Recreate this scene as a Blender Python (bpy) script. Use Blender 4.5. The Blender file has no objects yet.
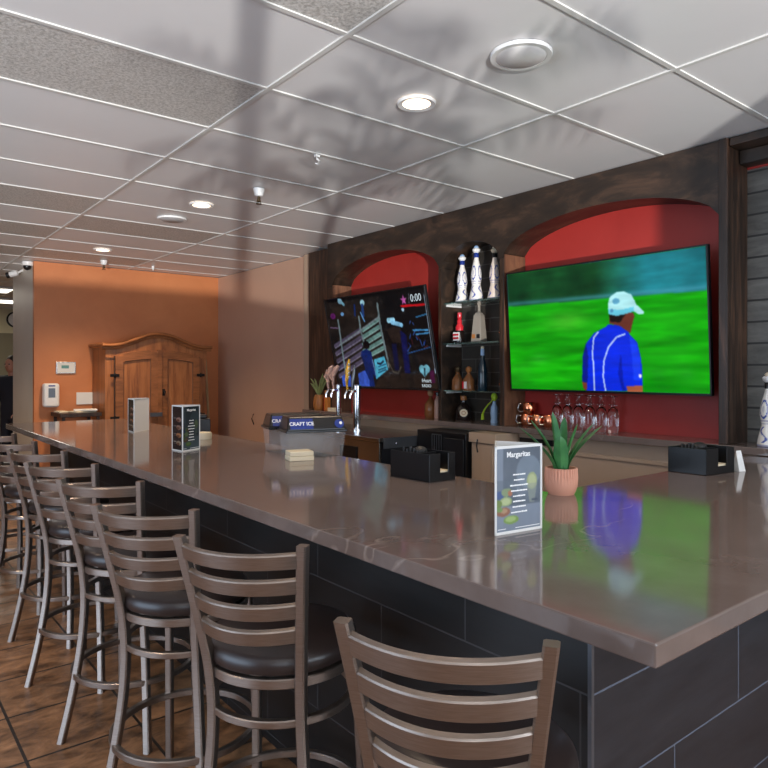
import bpy, bmesh, math, random
import numpy as np
from mathutils import Vector, Matrix
random.seed(7)
R = math.radians
SC = bpy.context.scene
COL = SC.collection

# ------------------------------------------------------------------ camera
cam_d = bpy.data.cameras.new('camera')
cam_d.sensor_width = 36.0
cam_d.lens = 669.0 / 768.0 * 36.0
cam_d.shift_y = -13.0 / 768.0
cam_d.clip_start = 0.02
cam = bpy.data.objects.new('camera', cam_d)
COL.objects.link(cam)
cam.location = (0, 0, 1.45)
yaw = R(51.44)
# looks along (cos yaw, sin yaw); world +X runs to the back bar, +Y along the bar
cam.rotation_euler = (R(90), 0, -(R(90) - R(51.44)))
SC.camera = cam

# ------------------------------------------------------------------ world and light
SC.view_settings.view_transform = 'Standard'
SC.view_settings.look = 'None'
SC.view_settings.gamma = 1.0
SC.view_settings.use_curve_mapping = False
SC.view_settings.exposure = 0.3
w = bpy.data.worlds.new('world'); SC.world = w
w.use_nodes = True
w.node_tree.nodes['Background'].inputs[0].default_value = (0.55, 0.68, 0.9, 1)
w.node_tree.nodes['Background'].inputs[1].default_value = 1.0

def area(name, loc, rot, sx, sy, e, col):
    l = bpy.data.lights.new(name, 'AREA'); l.shape = 'RECTANGLE'
    l.size = sx; l.size_y = sy; l.energy = e; l.color = col
    o = bpy.data.objects.new(name, l); COL.objects.link(o)
    o.location = loc; o.rotation_euler = rot
    return o
DAY = (0.80, 0.90, 1.0)
# daylight entering at the two window walls (left of and behind the camera)
area('daylight_left', (-2.93, 2.4, 1.25), (R(90), 0, R(-90)), 3.6, 2.3, 84, (0.62, 0.79, 1.0))
area('daylight_near_a', (-1.2, -2.43, 1.70), (R(-90), 0, R(180)), 2.5, 1.4, 30, DAY)
area('daylight_near_b', (2.2, -2.43, 1.52), (R(-90), 0, R(180)), 2.5, 1.8, 78, DAY)
# low daylight glancing in through the near window and up across the ceiling
gl_ = bpy.data.lights.new('low_daylight', 'SPOT'); gl_.energy = 8200; gl_.color = (1.0, 0.97, 0.93)
gl_.spot_size = R(48); gl_.spot_blend = 0.3; gl_.shadow_soft_size = 0.05
glo = bpy.data.objects.new('low_daylight', gl_); COL.objects.link(glo); glo.location = (-4.6, -9.5, -0.5)
glo.rotation_euler = (Vector((2.0, 3.0, 2.4)) - Vector((-4.6, -9.5, -0.5))).to_track_quat('-Z', 'Y').to_euler()

CEIL = 2.69
# ------------------------------------------------------------------ material helpers
MATS = {}
def nm(name):
    m = bpy.data.materials.new(name); m.use_nodes = True
    MATS[name] = m
    nt = m.node_tree
    return m, nt, nt.nodes['Principled BSDF']
def setp(p, **k):
    names = {'color': 'Base Color', 'rough': 'Roughness', 'metal': 'Metallic', 'spec': 'Specular IOR Level', 'coat': 'Coat Weight',
             'trans': 'Transmission Weight', 'ior': 'IOR', 'ecol': 'Emission Color', 'estr': 'Emission Strength', 'coatr': 'Coat Roughness', 'alpha': 'Alpha'}
    for a, v in k.items():
        if isinstance(v, tuple) and len(v) == 3: v = (*v, 1)
        p.inputs[names[a]].default_value = v
def mat(name, color, rough=0.5, **k):
    m, nt, p = nm(name); setp(p, color=color, rough=rough, **k)
    return m
def nd(nt, t, **k):
    n = nt.nodes.new(t)
    for a, v in k.items(): setattr(n, a, v)
    return n
def coords(nt, scale=(1, 1, 1), rot=(0, 0, 0), loc=(0, 0, 0), kind='Object'):
    tc = nd(nt, 'ShaderNodeTexCoord'); mp = nd(nt, 'ShaderNodeMapping')
    mp.inputs['Scale'].default_value = scale; mp.inputs['Rotation'].default_value = rot; mp.inputs['Location'].default_value = loc
    nt.links.new(tc.outputs[kind], mp.inputs[0])
    return mp.outputs[0]
def ramp(nt, fac, stops):
    r = nd(nt, 'ShaderNodeValToRGB')
    e = r.color_ramp.elements
    while len(e) > 1: e.remove(e[-1])
    e[0].position = stops[0][0]; e[0].color = (*stops[0][1], 1)
    for pos, c in stops[1:]:
        x = e.new(pos); x.color = (*c, 1)
    nt.links.new(fac, r.inputs[0])
    return r.outputs[0]
def noise(nt, vec, scale, detail=4, rough=0.55, dist=0.0):
    n = nd(nt, 'ShaderNodeTexNoise')
    n.inputs['Scale'].default_value = scale; n.inputs['Detail'].default_value = detail
    n.inputs['Roughness'].default_value = rough; n.inputs['Distortion'].default_value = dist
    nt.links.new(vec, n.inputs['Vector'])
    return n.outputs['Fac']
def mixc(nt, fac, a, b):
    m = nd(nt, 'ShaderNodeMix', data_type='RGBA')
    for s, v in ((0, fac), (6, a), (7, b)):
        if hasattr(v, 'is_linked') or isinstance(v, bpy.types.NodeSocket): nt.links.new(v, m.inputs[s])
        else: m.inputs[s].default_value = v if not isinstance(v, tuple) else ((*v, 1) if len(v) == 3 else v)
    return m.outputs[2]
def bump(nt, p, h, strength=0.3, dist=0.01):
    b = nd(nt, 'ShaderNodeBump'); b.inputs['Strength'].default_value = strength; b.inputs['Distance'].default_value = dist
    nt.links.new(h, b.inputs['Height']); nt.links.new(b.outputs[0], p.inputs['Normal'])
def wood(name, dark, mid, light, scale=(6, 6, 0.7), rough=0.45, knots=False, bmp=0.15):
    m, nt, p = nm(name)
    v = coords(nt, scale)
    f = noise(nt, v, 3.0, 8, 0.65, 0.6)
    c = ramp(nt, f, [(0.3, dark), (0.5, mid), (0.72, light)])
    if knots:
        vo = nd(nt, 'ShaderNodeTexVoronoi'); vo.inputs['Scale'].default_value = 3.2
        nt.links.new(coords(nt, (1.6, 1.6, 1.0)), vo.inputs['Vector'])
        k = ramp(nt, vo.outputs['Distance'], [(0.05, (1, 1, 1)), (0.11, (0, 0, 0))])
        c = mixc(nt, k, c, dark)
    nt.links.new(c, p.inputs['Base Color']); setp(p, rough=rough)
    bump(nt, p, f, bmp, 0.004)
    return m
def vmat(name, emit=0.0, rough=0.5, spec=0.5):
    m, nt, p = nm(name)
    a = nd(nt, 'ShaderNodeAttribute'); a.attribute_name = 'Col'
    if emit:
        setp(p, color=(0.004, 0.004, 0.004), rough=rough, spec=spec, estr=emit)
        nt.links.new(a.outputs['Color'], p.inputs['Emission Color'])
    else:
        nt.links.new(a.outputs['Color'], p.inputs['Base Color']); setp(p, rough=rough, spec=spec)
    return m
def walltex(name, c1, c2, rough=0.6, scale=2.5, bmp=0.05):
    m, nt, p = nm(name)
    v = coords(nt)
    f = noise(nt, v, scale, 6, 0.6, 0.5)
    nt.links.new(ramp(nt, f, [(0.3, c1), (0.7, c2)]), p.inputs['Base Color']); setp(p, rough=rough)
    g = noise(nt, v, 60, 3)
    bump(nt, p, g, bmp, 0.003)
    return m

# plain colours
M = {}
M['vinyl_tile'] = walltex('vinyl_ceiling_tile', (0.70, 0.69, 0.685), (0.74, 0.73, 0.725), 0.36, 1.2, 0.02)
def speckle():
    m, nt, p = nm('speckled_ceiling_tile')
    v = coords(nt)
    f = noise(nt, v, 75, 3, 0.7)
    nt.links.new(ramp(nt, f, [(0.35, (0.36, 0.345, 0.32)), (0.6, (0.62, 0.60, 0.57))]), p.inputs['Base Color'])
    setp(p, rough=0.4); bump(nt, p, f, 0.5, 0.006)
    return m
M['speckled_tile'] = speckle()
M['tee'] = mat('ceiling_tee', (0.62, 0.61, 0.58), 0.35)
M['orange'] = walltex('orange_plaster', (0.50, 0.165, 0.055), (0.60, 0.215, 0.075), 0.5, 1.8)
M['room_paint'] = walltex('warm_room_paint', (0.30, 0.17, 0.10), (0.36, 0.20, 0.12), 0.6, 1.0, 0.02)
M['tan'] = walltex('tan_wall_panel', (0.50, 0.31, 0.22), (0.55, 0.35, 0.25), 0.28, 1.0, 0.02)
M['beige'] = walltex('beige_wall', (0.42, 0.30, 0.21), (0.47, 0.34, 0.245), 0.5, 1.0, 0.02)
M['grey_wall'] = walltex('grey_wall_paint', (0.56, 0.51, 0.44), (0.62, 0.57, 0.50), 0.5, 1.0, 0.02)
M['red'] = walltex('red_wall_paint', (0.33, 0.022, 0.016), (0.40, 0.030, 0.022), 0.45, 2.0, 0.02)
M['cream'] = mat('cream_wall', (0.62, 0.56, 0.36), 0.6)
M['olive'] = mat('olive_wall', (0.22, 0.19, 0.12), 0.6)
M['dark_wood'] = wood('dark_rustic_wood', (0.010, 0.006, 0.004), (0.034, 0.018, 0.011), (0.13, 0.062, 0.034), (9, 9, 0.7), 0.42)
M['dark_wood_h'] = wood('dark_rustic_board', (0.012, 0.008, 0.006), (0.028, 0.017, 0.011), (0.085, 0.046, 0.028), (3.0, 1.0, 3.0), 0.42)
M['jamb_wood'] = wood('brown_jamb_wood', (0.05, 0.020, 0.010), (0.15, 0.066, 0.034), (0.26, 0.12, 0.062), (5, 5, 0.8), 0.5)
M['pine'] = wood('knotty_pine', (0.13, 0.035, 0.010), (0.33, 0.115, 0.034), (0.45, 0.17, 0.055), (5, 5, 0.5), 0.4, True)
M['pine_dark'] = wood('stained_pine_moulding', (0.14, 0.045, 0.012), (0.27, 0.095, 0.028), (0.36, 0.13, 0.045), (1, 5, 5), 0.38)
M['iron'] = mat('black_iron', (0.012, 0.011, 0.011), 0.5, metal=0.6)
M['black'] = mat('black_plastic', (0.006, 0.006, 0.007), 0.3)
M['black_matte'] = mat('matte_black', (0.012, 0.012, 0.013), 0.6)
M['white'] = mat('white_plastic', (0.75, 0.74, 0.72), 0.35)
M['paper'] = mat('white_paper', (0.74, 0.72, 0.68), 0.7)
M['napkin'] = mat('cream_napkin', (0.70, 0.60, 0.43), 0.8)
M['grey_plate'] = mat('grey_speaker_cover', (0.50, 0.51, 0.52), 0.5)
M['steel'] = mat('stainless_steel', (0.50, 0.47, 0.44), 0.22, metal=1.0)
M['chrome'] = mat('chrome', (0.72, 0.74, 0.78), 0.12, metal=1.0)
M['copper'] = mat('hammered_copper', (0.80, 0.29, 0.15), 0.2, metal=1.0)
M['vinyl'] = mat('dark_brown_vinyl', (0.030, 0.020, 0.018), 0.33)
M['glass'] = mat('clear_glass', (0.95, 0.97, 0.97), 0.02, trans=1.0, ior=1.45)
M['clear_plastic'] = mat('clear_plastic', (0.80, 0.80, 0.80), 0.15, alpha=0.07, spec=0.5)
M['shelf_glass'] = mat('green_edged_glass', (0.55, 0.78, 0.70), 0.03, trans=0.9, ior=1.35)
M['terra'] = mat('pink_terracotta', (0.58, 0.27, 0.18), 0.65)
M['soil'] = mat('potting_soil', (0.03, 0.018, 0.01), 0.9)
M['navy_cloth'] = mat('navy_cloth', (0.008, 0.010, 0.018), 0.8)
M['skin'] = mat('skin', (0.42, 0.19, 0.12), 0.5)
M['hair'] = mat('black_hair', (0.01, 0.008, 0.007), 0.6)
M['lamp_warm'] = mat('lit_downlight_lens', (1, 0.9, 0.8), 0.5, ecol=(1.0, 0.74, 0.50), estr=3.2)
M['lamp_white'] = mat('lit_panel_lens', (1, 1, 1), 0.5, ecol=(1.0, 0.93, 0.80), estr=2.2)
M['blue_label'] = mat('blue_label', (0.012, 0.035, 0.22), 0.3)
M['red_glass'] = mat('red_bottle', (0.55, 0.02, 0.03), 0.2)
M['amber'] = mat('amber_tequila', (0.26, 0.10, 0.035), 0.08, trans=0.2, ior=1.35)
M['cork'] = mat('cork', (0.45, 0.24, 0.12), 0.6)
M['dark_glass'] = mat('dark_teal_glass', (0.006, 0.022, 0.035), 0.08)
M['blackbrown_glass'] = mat('dark_brown_glass', (0.012, 0.007, 0.006), 0.1)
M['lime'] = mat('lime_ribbon', (0.42, 0.60, 0.03), 0.5)
M['pale_blue'] = mat('blue_white_glaze', (0.28, 0.42, 0.62), 0.2)
M['frost'] = mat('pale_grey_glass', (0.42, 0.37, 0.31), 0.15, trans=0.4, ior=1.3)
M['yellow'] = mat('yellow_enamel', (0.80, 0.42, 0.02), 0.3)
M['flesh'] = mat('dusty_pink_enamel', (0.50, 0.30, 0.24), 0.45)
M['orange_box'] = mat('orange_carton', (0.55, 0.18, 0.03), 0.5)
M['orange_clay'] = mat('orange_clay', (0.36, 0.13, 0.03), 0.45)
M['cooler_side'] = mat('black_cooler_panel', (0.010, 0.011, 0.014), 0.35)
M['cooler_band'] = mat('grey_steel_band', (0.16, 0.17, 0.19), 0.3, metal=0.7)
M['tan_wood'] = wood('tan_chair_wood', (0.30, 0.19, 0.09), (0.42, 0.28, 0.14), (0.5, 0.35, 0.2), (5, 5, 1), 0.5)
M['tan_wood'].name = 'tan_chair_wood'
M['brass_dark'] = mat('dark_brass', (0.13, 0.09, 0.05), 0.35, metal=0.9)
M['white_letter'] = mat('white_letters', (0.85, 0.85, 0.85), 0.5)
M['black_letter'] = mat('dark_letters', (0.02, 0.02, 0.02), 0.5)

def leafmat():
    m, nt, p = nm('aloe_leaf')
    v = coords(nt)
    f = noise(nt, v, 18, 3)
    nt.links.new(ramp(nt, f, [(0.3, (0.022, 0.12, 0.035)), (0.7, (0.06, 0.22, 0.06))]), p.inputs['Base Color'])
    setp(p, rough=0.42); return m
M['leaf'] = leafmat()
M['agave'] = mat('pale_agave_leaf', (0.22, 0.25, 0.09), 0.5)

def brushed():
    m, nt, p = nm('brushed_bronze_steel')
    v = coords(nt, (3, 3, 60))
    f = noise(nt, v, 8, 3)
    nt.links.new(ramp(nt, f, [(0.3, (0.30, 0.245, 0.21)), (0.7, (0.37, 0.31, 0.27))]), p.inputs['Base Color'])
    setp(p, metal=0.92, rough=0.33); return m
M['stool_metal'] = brushed()

def quartz():
    m, nt, p = nm('brown_grey_quartz')
    v = coords(nt)
    f = noise(nt, v, 9, 6, 0.6)
    base = ramp(nt, f, [(0.3, (0.150, 0.112, 0.098)), (0.7, (0.180, 0.138, 0.122))])
    # thin pale veins along a few wandering lines
    g = nd(nt, 'ShaderNodeTexNoise'); g.inputs['Scale'].default_value = 0.8; g.inputs['Detail'].default_value = 3.5
    g.inputs['Roughness'].default_value = 0.55; g.inputs['Distortion'].default_value = 0.1
    nt.links.new(coords(nt, (1.0, 1.9, 1.0), (0, 0, R(25))), g.inputs['Vector'])
    line = ramp(nt, g.outputs['Fac'], [(0.4978, (0, 0, 0)), (0.4996, (.8, .8, .8)), (0.5004, (.8, .8, .8)), (0.5022, (0, 0, 0))])
    brk = ramp(nt, noise(nt, v, 7, 5, 0.7), [(0.40, (0.06, 0.06, 0.06)), (0.62, (0.9, 0.9, 0.9))])
    mul = nd(nt, 'ShaderNodeMath', operation='MULTIPLY')
    nt.links.new(line, mul.inputs[0]); nt.links.new(brk, mul.inputs[1])
    nt.links.new(mixc(nt, mul.outputs[0], base, (0.36, 0.29, 0.25)), p.inputs['Base Color'])
    setp(p, rough=0.085, spec=0.62)
    return m
M['quartz'] = quartz()

def tiles(name, axis, off, c1, c2, grout, bw, rh, zoff, mort, offset=0.5, rough=0.35, floor=False, nscale=(1, 1, 1)):
    m, nt, p = nm(name)
    tc = nd(nt, 'ShaderNodeTexCoord'); sp = nd(nt, 'ShaderNodeSeparateXYZ'); cb = nd(nt, 'ShaderNodeCombineXYZ')
    nt.links.new(tc.outputs['Object'], sp.inputs[0])
    for i, (src, o) in enumerate(((axis, off), ('Y' if floor else 'Z', zoff))):
        a = nd(nt, 'ShaderNodeMath', operation='ADD'); a.inputs[1].default_value = o
        nt.links.new(sp.outputs[src], a.inputs[0]); nt.links.new(a.outputs[0], cb.inputs[i])
    b = nd(nt, 'ShaderNodeTexBrick'); b.offset = offset; b.offset_frequency = 2; b.squash = 1.0
    b.inputs['Scale'].default_value = 1; b.inputs['Mortar Size'].default_value = mort; b.inputs['Mortar Smooth'].default_value = 0.1
    b.inputs['Brick Width'].default_value = bw; b.inputs['Row Height'].default_value = rh
    b.inputs['Color1'].default_value = (0.85, 0.85, 0.85, 1); b.inputs['Color2'].default_value = (1.15, 1.15, 1.15, 1)
    nt.links.new(cb.outputs[0], b.inputs['Vector'])
    f = noise(nt, coords(nt, nscale), 4.0, 8, 0.65, 0.4)
    c = ramp(nt, f, [(0.32, c1), (0.68, c2)])
    mm = nd(nt, 'ShaderNodeMix', data_type='RGBA'); mm.blend_type = 'MULTIPLY'; mm.inputs[0].default_value = 0.7
    nt.links.new(c, mm.inputs[6]); nt.links.new(b.outputs['Color'], mm.inputs[7])
    nt.links.new(mixc(nt, b.outputs['Fac'], mm.outputs[2], grout), p.inputs['Base Color'])
    setp(p, rough=rough)
    inv = nd(nt, 'ShaderNodeMath', operation='SUBTRACT'); inv.inputs[0].default_value = 1.0
    nt.links.new(b.outputs['Fac'], inv.inputs[1])
    ad = nd(nt, 'ShaderNodeMath', operation='MULTIPLY_ADD'); ad.inputs[1].default_value = 0.25
    nt.links.new(f, ad.inputs[0]); nt.links.new(inv.outputs[0], ad.inputs[2])
    bump(nt, p, ad.outputs[0], 0.35, 0.004)
    return m
ZT = -0.73 + 10 * 0.232
M['tile_front'] = tiles('black_plank_tile_front', 'Y', -1.259 + 0.36 + 7.2, (0.006, 0.006, 0.006), (0.012, 0.011, 0.011), (0.05, 0.048, 0.05), 0.72, 0.232, ZT, 0.0025, rough=0.45, nscale=(1, 1, 6))  # same tile darkened: shade on the bar front put into its colour
M['tile_end'] = tiles('black_plank_tile_end', 'X', -2.003 + 7.2, (0.016, 0.017, 0.021), (0.030, 0.031, 0.037), (0.11, 0.13, 0.17), 0.72, 0.232, ZT, 0.0025, nscale=(1, 1, 6))  # same tile lighter and bluer: window light on the end put into colour
M['floor'] = tiles('slate_look_floor_tile', 'X', -0.51 + 8.4, (0.055, 0.024, 0.010), (0.44, 0.22, 0.105), (0.025, 0.018, 0.014), 0.42, 0.395, -3.272 * 0.967 + 15.8, 0.006, offset=0.0, rough=0.30, floor=True, nscale=(1.7, 2.8, 1))
M['brick'] = tiles('grey_painted_brick', 'Y', 3.0, (0.075, 0.070, 0.062), (0.16, 0.15, 0.135), (0.030, 0.028, 0.026), 0.62, 0.118, 0.05, 0.006, rough=0.7, nscale=(1, 1, 4))
M['niche_brick'] = tiles('dark_niche_tile', 'Y', 3.0 + 0.06, (0.022, 0.018, 0.014), (0.045, 0.036, 0.028), (0.11, 0.10, 0.09), 0.30, 0.105, 0.03, 0.003, rough=0.4)

# ------------------------------------------------------------------ mesh helpers
class MB:
    def __init__(s): s.v = []; s.f = []; s.sm = []; s.mi = []
    def add(s, vs, fs, smooth=False, mi=0, mx=None):
        o = len(s.v)
        s.v += [tuple(mx @ Vector(q)) if mx else tuple(q) for q in vs]
        s.f += [tuple(i + o for i in f) for f in fs]
        s.sm += [smooth] * len(fs); s.mi += [mi] * len(fs)
        return s
    def box(s, x0, x1, y0, y1, z0, z1, mi=0, mx=None):
        vs = [(x, y, z) for z in (z0, z1) for y in (y0, y1) for x in (x0, x1)]
        return s.add(vs, [(0, 2, 3, 1), (4, 5, 7, 6), (0, 1, 5, 4), (2, 6, 7, 3), (0, 4, 6, 2), (1, 3, 7, 5)], False, mi, mx)
    def lathe(s, prof, n=24, cap=True, smooth=True, mi=0, mx=None, sx=1, sy=1):
        vs = []; fs = []
        for r, z in prof:
            for i in range(n):
                a = 2 * math.pi * i / n; vs.append((r * math.cos(a) * sx, r * math.sin(a) * sy, z))
        k = len(prof)
        for j in range(k - 1):
            for i in range(n):
                a, b = j * n + i, j * n + (i + 1) % n
                fs.append((a, b, b + n, a + n))
        if cap:
            if prof[0][0] > 1e-5: fs.append(tuple(reversed(range(n))))
            if prof[-1][0] > 1e-5: fs.append(tuple(range((k - 1) * n, k * n)))
        return s.add(vs, fs, smooth, mi, mx)
    def tube(s, pts, r, n=8, closed=False, rz=None, smooth=True, mi=0, mx=None, up=(0, 0, 1), square=False):
        """sweep: r along the side, rz along 'up'. r may be a list"""
        P = [Vector(p) for p in pts]; k = len(P); vs = []; fs = []
        up = Vector(up)
        if square:
            r0 = r; z0 = rz or r; ca, cb_ = 1 - .0028 / r0, 1 - .0028 / z0
            ang = [(1, cb_), (ca, 1), (-ca, 1), (-1, cb_), (-1, -cb_), (-ca, -1), (ca, -1), (1, -cb_)]; n = 8
        else: ang = [(math.cos(2 * math.pi * i / n), math.sin(2 * math.pi * i / n)) for i in range(n)]
        for j, p in enumerate(P):
            if closed: t = P[(j + 1) % k] - P[j - 1]
            else: t = P[min(j + 1, k - 1)] - P[max(j - 1, 0)]
            t.normalize()
            sd = t.cross(up)
            if sd.length < 1e-4: sd = t.cross(Vector((0, 1, 0)))
            sd.normalize(); u = sd.cross(t).normalized()
            rr = r[j] if isinstance(r, (list, tuple)) else r
            rv = rz if rz else rr
            for a, b in ang: vs.append(p + sd * a * rr + u * b * rv)
        for j in range(k if closed else k - 1):
            for i in range(n):
                a, b = j * n + i, j * n + (i + 1) % n
                c, d = ((j + 1) % k) * n + (i + 1) % n, ((j + 1) % k) * n + i
                fs.append((a, b, c, d))
        if not closed: fs.append(tuple(reversed(range(n)))); fs.append(tuple(range((k - 1) * n, k * n)))
        return s.add(vs, fs, smooth, mi, mx)
    def post(s, pts, w, d, mi=0, mx=None):
        """near-vertical rectangular tube with horizontal chamfered sections: pts (x,y,z)"""
        vs = []; fs = []; c = 0.004
        sec = [(w / 2, d / 2 - c), (w / 2 - c, d / 2), (-w / 2 + c, d / 2), (-w / 2, d / 2 - c), (-w / 2, -d / 2 + c), (-w / 2 + c, -d / 2), (w / 2 - c, -d / 2), (w / 2, -d / 2 + c)]
        for x, y, z in pts:
            for a, b in sec: vs.append((x + a, y + b, z))
        k = len(pts); n = 8
        for j in range(k - 1):
            for i in range(n):
                a, b = j * n + i, j * n + (i + 1) % n
                fs.append((a, b, b + n, a + n))
        fs.append(tuple(reversed(range(n)))); fs.append(tuple(range((k - 1) * n, k * n)))
        return s.add(vs, fs, True, mi, mx)
    def prism(s, poly, h0, h1, mi=0, mx=None):
        n = len(poly)
        vs = [(x, y, h0) for x, y in poly] + [(x, y, h1) for x, y in poly]
        fs = [tuple(reversed(range(n))), tuple(range(n, 2 * n))] + [(i, (i + 1) % n, (i + 1) % n + n, i + n) for i in range(n)]
        return s.add(vs, fs, False, mi, mx)
    def sphere(s, c, r, n=16, m=10, sx=1, sy=1, sz=1, mi=0, mx=None):
        prof = [(max(r * math.sin(math.pi * j / m), 1e-6), -r * math.cos(math.pi * j / m) * sz) for j in range(m + 1)]
        T = Matrix.Translation(c)
        return s.lathe(prof, n, False, True, mi, (mx @ T) if mx else T, sx, sy)
    def build(s, name, m, parent=None, bevel=0, loc=None, segs=2):
        me = bpy.data.meshes.new(name)
        me.from_pydata([tuple(q) for q in s.v], [], s.f)
        for i, pl in enumerate(me.polygons): pl.use_smooth = s.sm[i]; pl.material_index = s.mi[i]
        for x in (m if isinstance(m, (list, tuple)) else [m]): me.materials.append(x)
        bm = bmesh.new(); bm.from_mesh(me); bmesh.ops.recalc_face_normals(bm, faces=bm.faces); bm.to_mesh(me); bm.free()
        if any(s.sm): me.set_sharp_from_angle(angle=R(38))
        me.update()
        o = bpy.data.objects.new(name, me); COL.objects.link(o)
        if parent: o.parent = parent
        if loc: o.location = loc
        if bevel:
            b = o.modifiers.new('bevel', 'BEVEL'); b.width = bevel; b.segments = segs; b.limit_method = 'ANGLE'
        return o
def tag(o, label=None, cat=None, group=None, kind=None):
    if label: o['label'] = label
    if cat: o['category'] = cat
    if group: o['group'] = group
    if kind: o['kind'] = kind
    return o
def empty(name, loc, rz=0, label=None, cat=None, group=None):
    o = bpy.data.objects.new(name, None); COL.objects.link(o); o.empty_display_size = 0.05
    o.location = loc; o.rotation_euler = (0, 0, rz)
    return tag(o, label, cat, group)
def kids(o): return [c for c in bpy.data.objects if c.parent == o]
def copy_tree(o, parent=None):
    c = o.copy(); COL.objects.link(c)
    if parent: c.parent = parent
    for ch in kids(o): copy_tree(ch, c)
    return c
def struct(o): o['kind'] = 'structure'; return o
def text(body, size, m, parent, mx, ext=0.0004, align='CENTER', name='lettering', bold=0.0, sx=1.0):
    cu = bpy.data.curves.new(name, 'FONT'); cu.body = body; cu.size = size; cu.extrude = ext
    cu.align_x = align; cu.align_y = 'CENTER'; cu.offset = bold
    cu.materials.append(m); cu.resolution_u = 3
    tmp = bpy.data.objects.new(name, cu); COL.objects.link(tmp)
    me = bpy.data.meshes.new_from_object(tmp.evaluated_get(bpy.context.evaluated_depsgraph_get()))
    bpy.data.objects.remove(tmp); bpy.data.curves.remove(cu)
    o = bpy.data.objects.new(name, me); COL.objects.link(o); o.parent = parent
    o.matrix_local = mx @ Matrix.Diagonal((sx, 1, 1, 1))
    return o
def frame(o, right, up):
    """matrix with local x=right, y=up, z=outward normal"""
    r = Vector(right).normalized(); u = Vector(up).normalized(); n = r.cross(u)
    return Matrix(((r.x, u.x, n.x, o[0]), (r.y, u.y, n.y, o[1]), (r.z, u.z, n.z, o[2]), (0, 0, 0, 1)))

# ---- painted flat pictures (screens, printed cards) held as per-vertex colour of a fine grid
class Canvas:
    def __init__(s, w, h, col):
        s.w, s.h = w, h; s.a = np.ones((h, w, 3)) * np.array(col)
        s.X, s.Y = np.meshgrid((np.arange(w) + .5) / w, (np.arange(h) + .5) / h)
    def put(s, mask, col, al=1.0):
        m = np.clip(mask.astype(float) * al, 0, 1)[..., None]; s.a = s.a * (1 - m) + np.array(col) * m
    def poly(s, pts, col, al=1.0):
        n = len(pts); ins = np.zeros(s.X.shape, bool)
        for i in range(n):
            x1, y1 = pts[i]; x2, y2 = pts[(i + 1) % n]
            if y1 == y2: continue
            c = ((s.Y > min(y1, y2)) & (s.Y <= max(y1, y2)) & (s.X < (s.Y - y1) * (x2 - x1) / (y2 - y1) + x1))
            ins ^= c
        s.put(ins, col, al)
    def ell(s, cx, cy, rx, ry, col, al=1.0):
        s.put(((s.X - cx) / rx) ** 2 + ((s.Y - cy) / ry) ** 2 < 1, col, al)
    def line(s, pts, wd, col, al=1.0):
        asp = s.w / s.h; m = np.zeros(s.X.shape, bool)
        for (x1, y1), (x2, y2) in zip(pts[:-1], pts[1:]):
            ax, ay = (x2 - x1) * asp, y2 - y1; L = ax * ax + ay * ay + 1e-12
            t = np.clip((((s.X - x1) * asp) * ax + (s.Y - y1) * ay) / L, 0, 1)
            d = np.hypot((s.X - x1) * asp - t * ax, s.Y - y1 - t * ay); m |= d < wd / 2
        s.put(m, col, al)
    def blur(s, n=1, ax=(0, 1)):
        for _ in range(n):
            for k in ax: s.a = (np.roll(s.a, 1, k) + s.a * 2 + np.roll(s.a, -1, k)) / 4
    def fbm(s, fx, fy, seed=0):
        rng = np.random.RandomState(seed); out = np.zeros(s.X.shape)
        for o in range(4):
            gx, gy = int(fx * 2 ** o) + 2, int(fy * 2 ** o) + 2
            g = rng.rand(gy + 1, gx + 1); x = s.X * (gx - 1); y = s.Y * (gy - 1)
            xi, yi = x.astype(int), y.astype(int); xf, yf = x - xi, y - yi
            v = (g[yi, xi] * (1 - xf) + g[yi, xi + 1] * xf) * (1 - yf) + (g[yi + 1, xi] * (1 - xf) + g[yi + 1, xi + 1] * xf) * yf
            out += v / 2 ** o
        return out / 1.875
def picture(name, cv, W, H, m, parent, mx):
    """grid in local xy, origin bottom centre, y up; canvas row 0 is the top. sRGB -> linear"""
    a = np.clip(cv.a, 0, 1); a = np.where(a < .04045, a / 12.92, ((a + .055) / 1.055) ** 2.4)
    w_, h_ = cv.w, cv.h
    xs = (np.arange(w_) / (w_ - 1) - .5) * W; ys = (1 - np.arange(h_) / (h_ - 1)) * H
    vs = [(x, y, 0) for y in ys for x in xs]
    fs = [(j * w_ + i, (j + 1) * w_ + i, (j + 1) * w_ + i + 1, j * w_ + i + 1) for j in range(h_ - 1) for i in range(w_ - 1)]
    me = bpy.data.meshes.new(name); me.from_pydata(vs, [], fs)
    at = me.color_attributes.new('Col', 'FLOAT_COLOR', 'POINT')
    buf = np.ones((w_ * h_, 4)); buf[:, :3] = a.reshape(-1, 3)
    at.data.foreach_set('color', buf.ravel().astype(np.float32))
    me.materials.append(m); me.update()
    o = bpy.data.objects.new(name, me); COL.objects.link(o); o.parent = parent; o.matrix_local = mx
    return o

# ================================================================== SETTING
XB = 3.88      # plane of the wall behind the back bar
XF = 3.65      # front plane of the wooden surround
struct(MB().box(-3.0, 6.0, -2.5, 15.1, -0.1, 0).build('floor', M['floor']))

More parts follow.
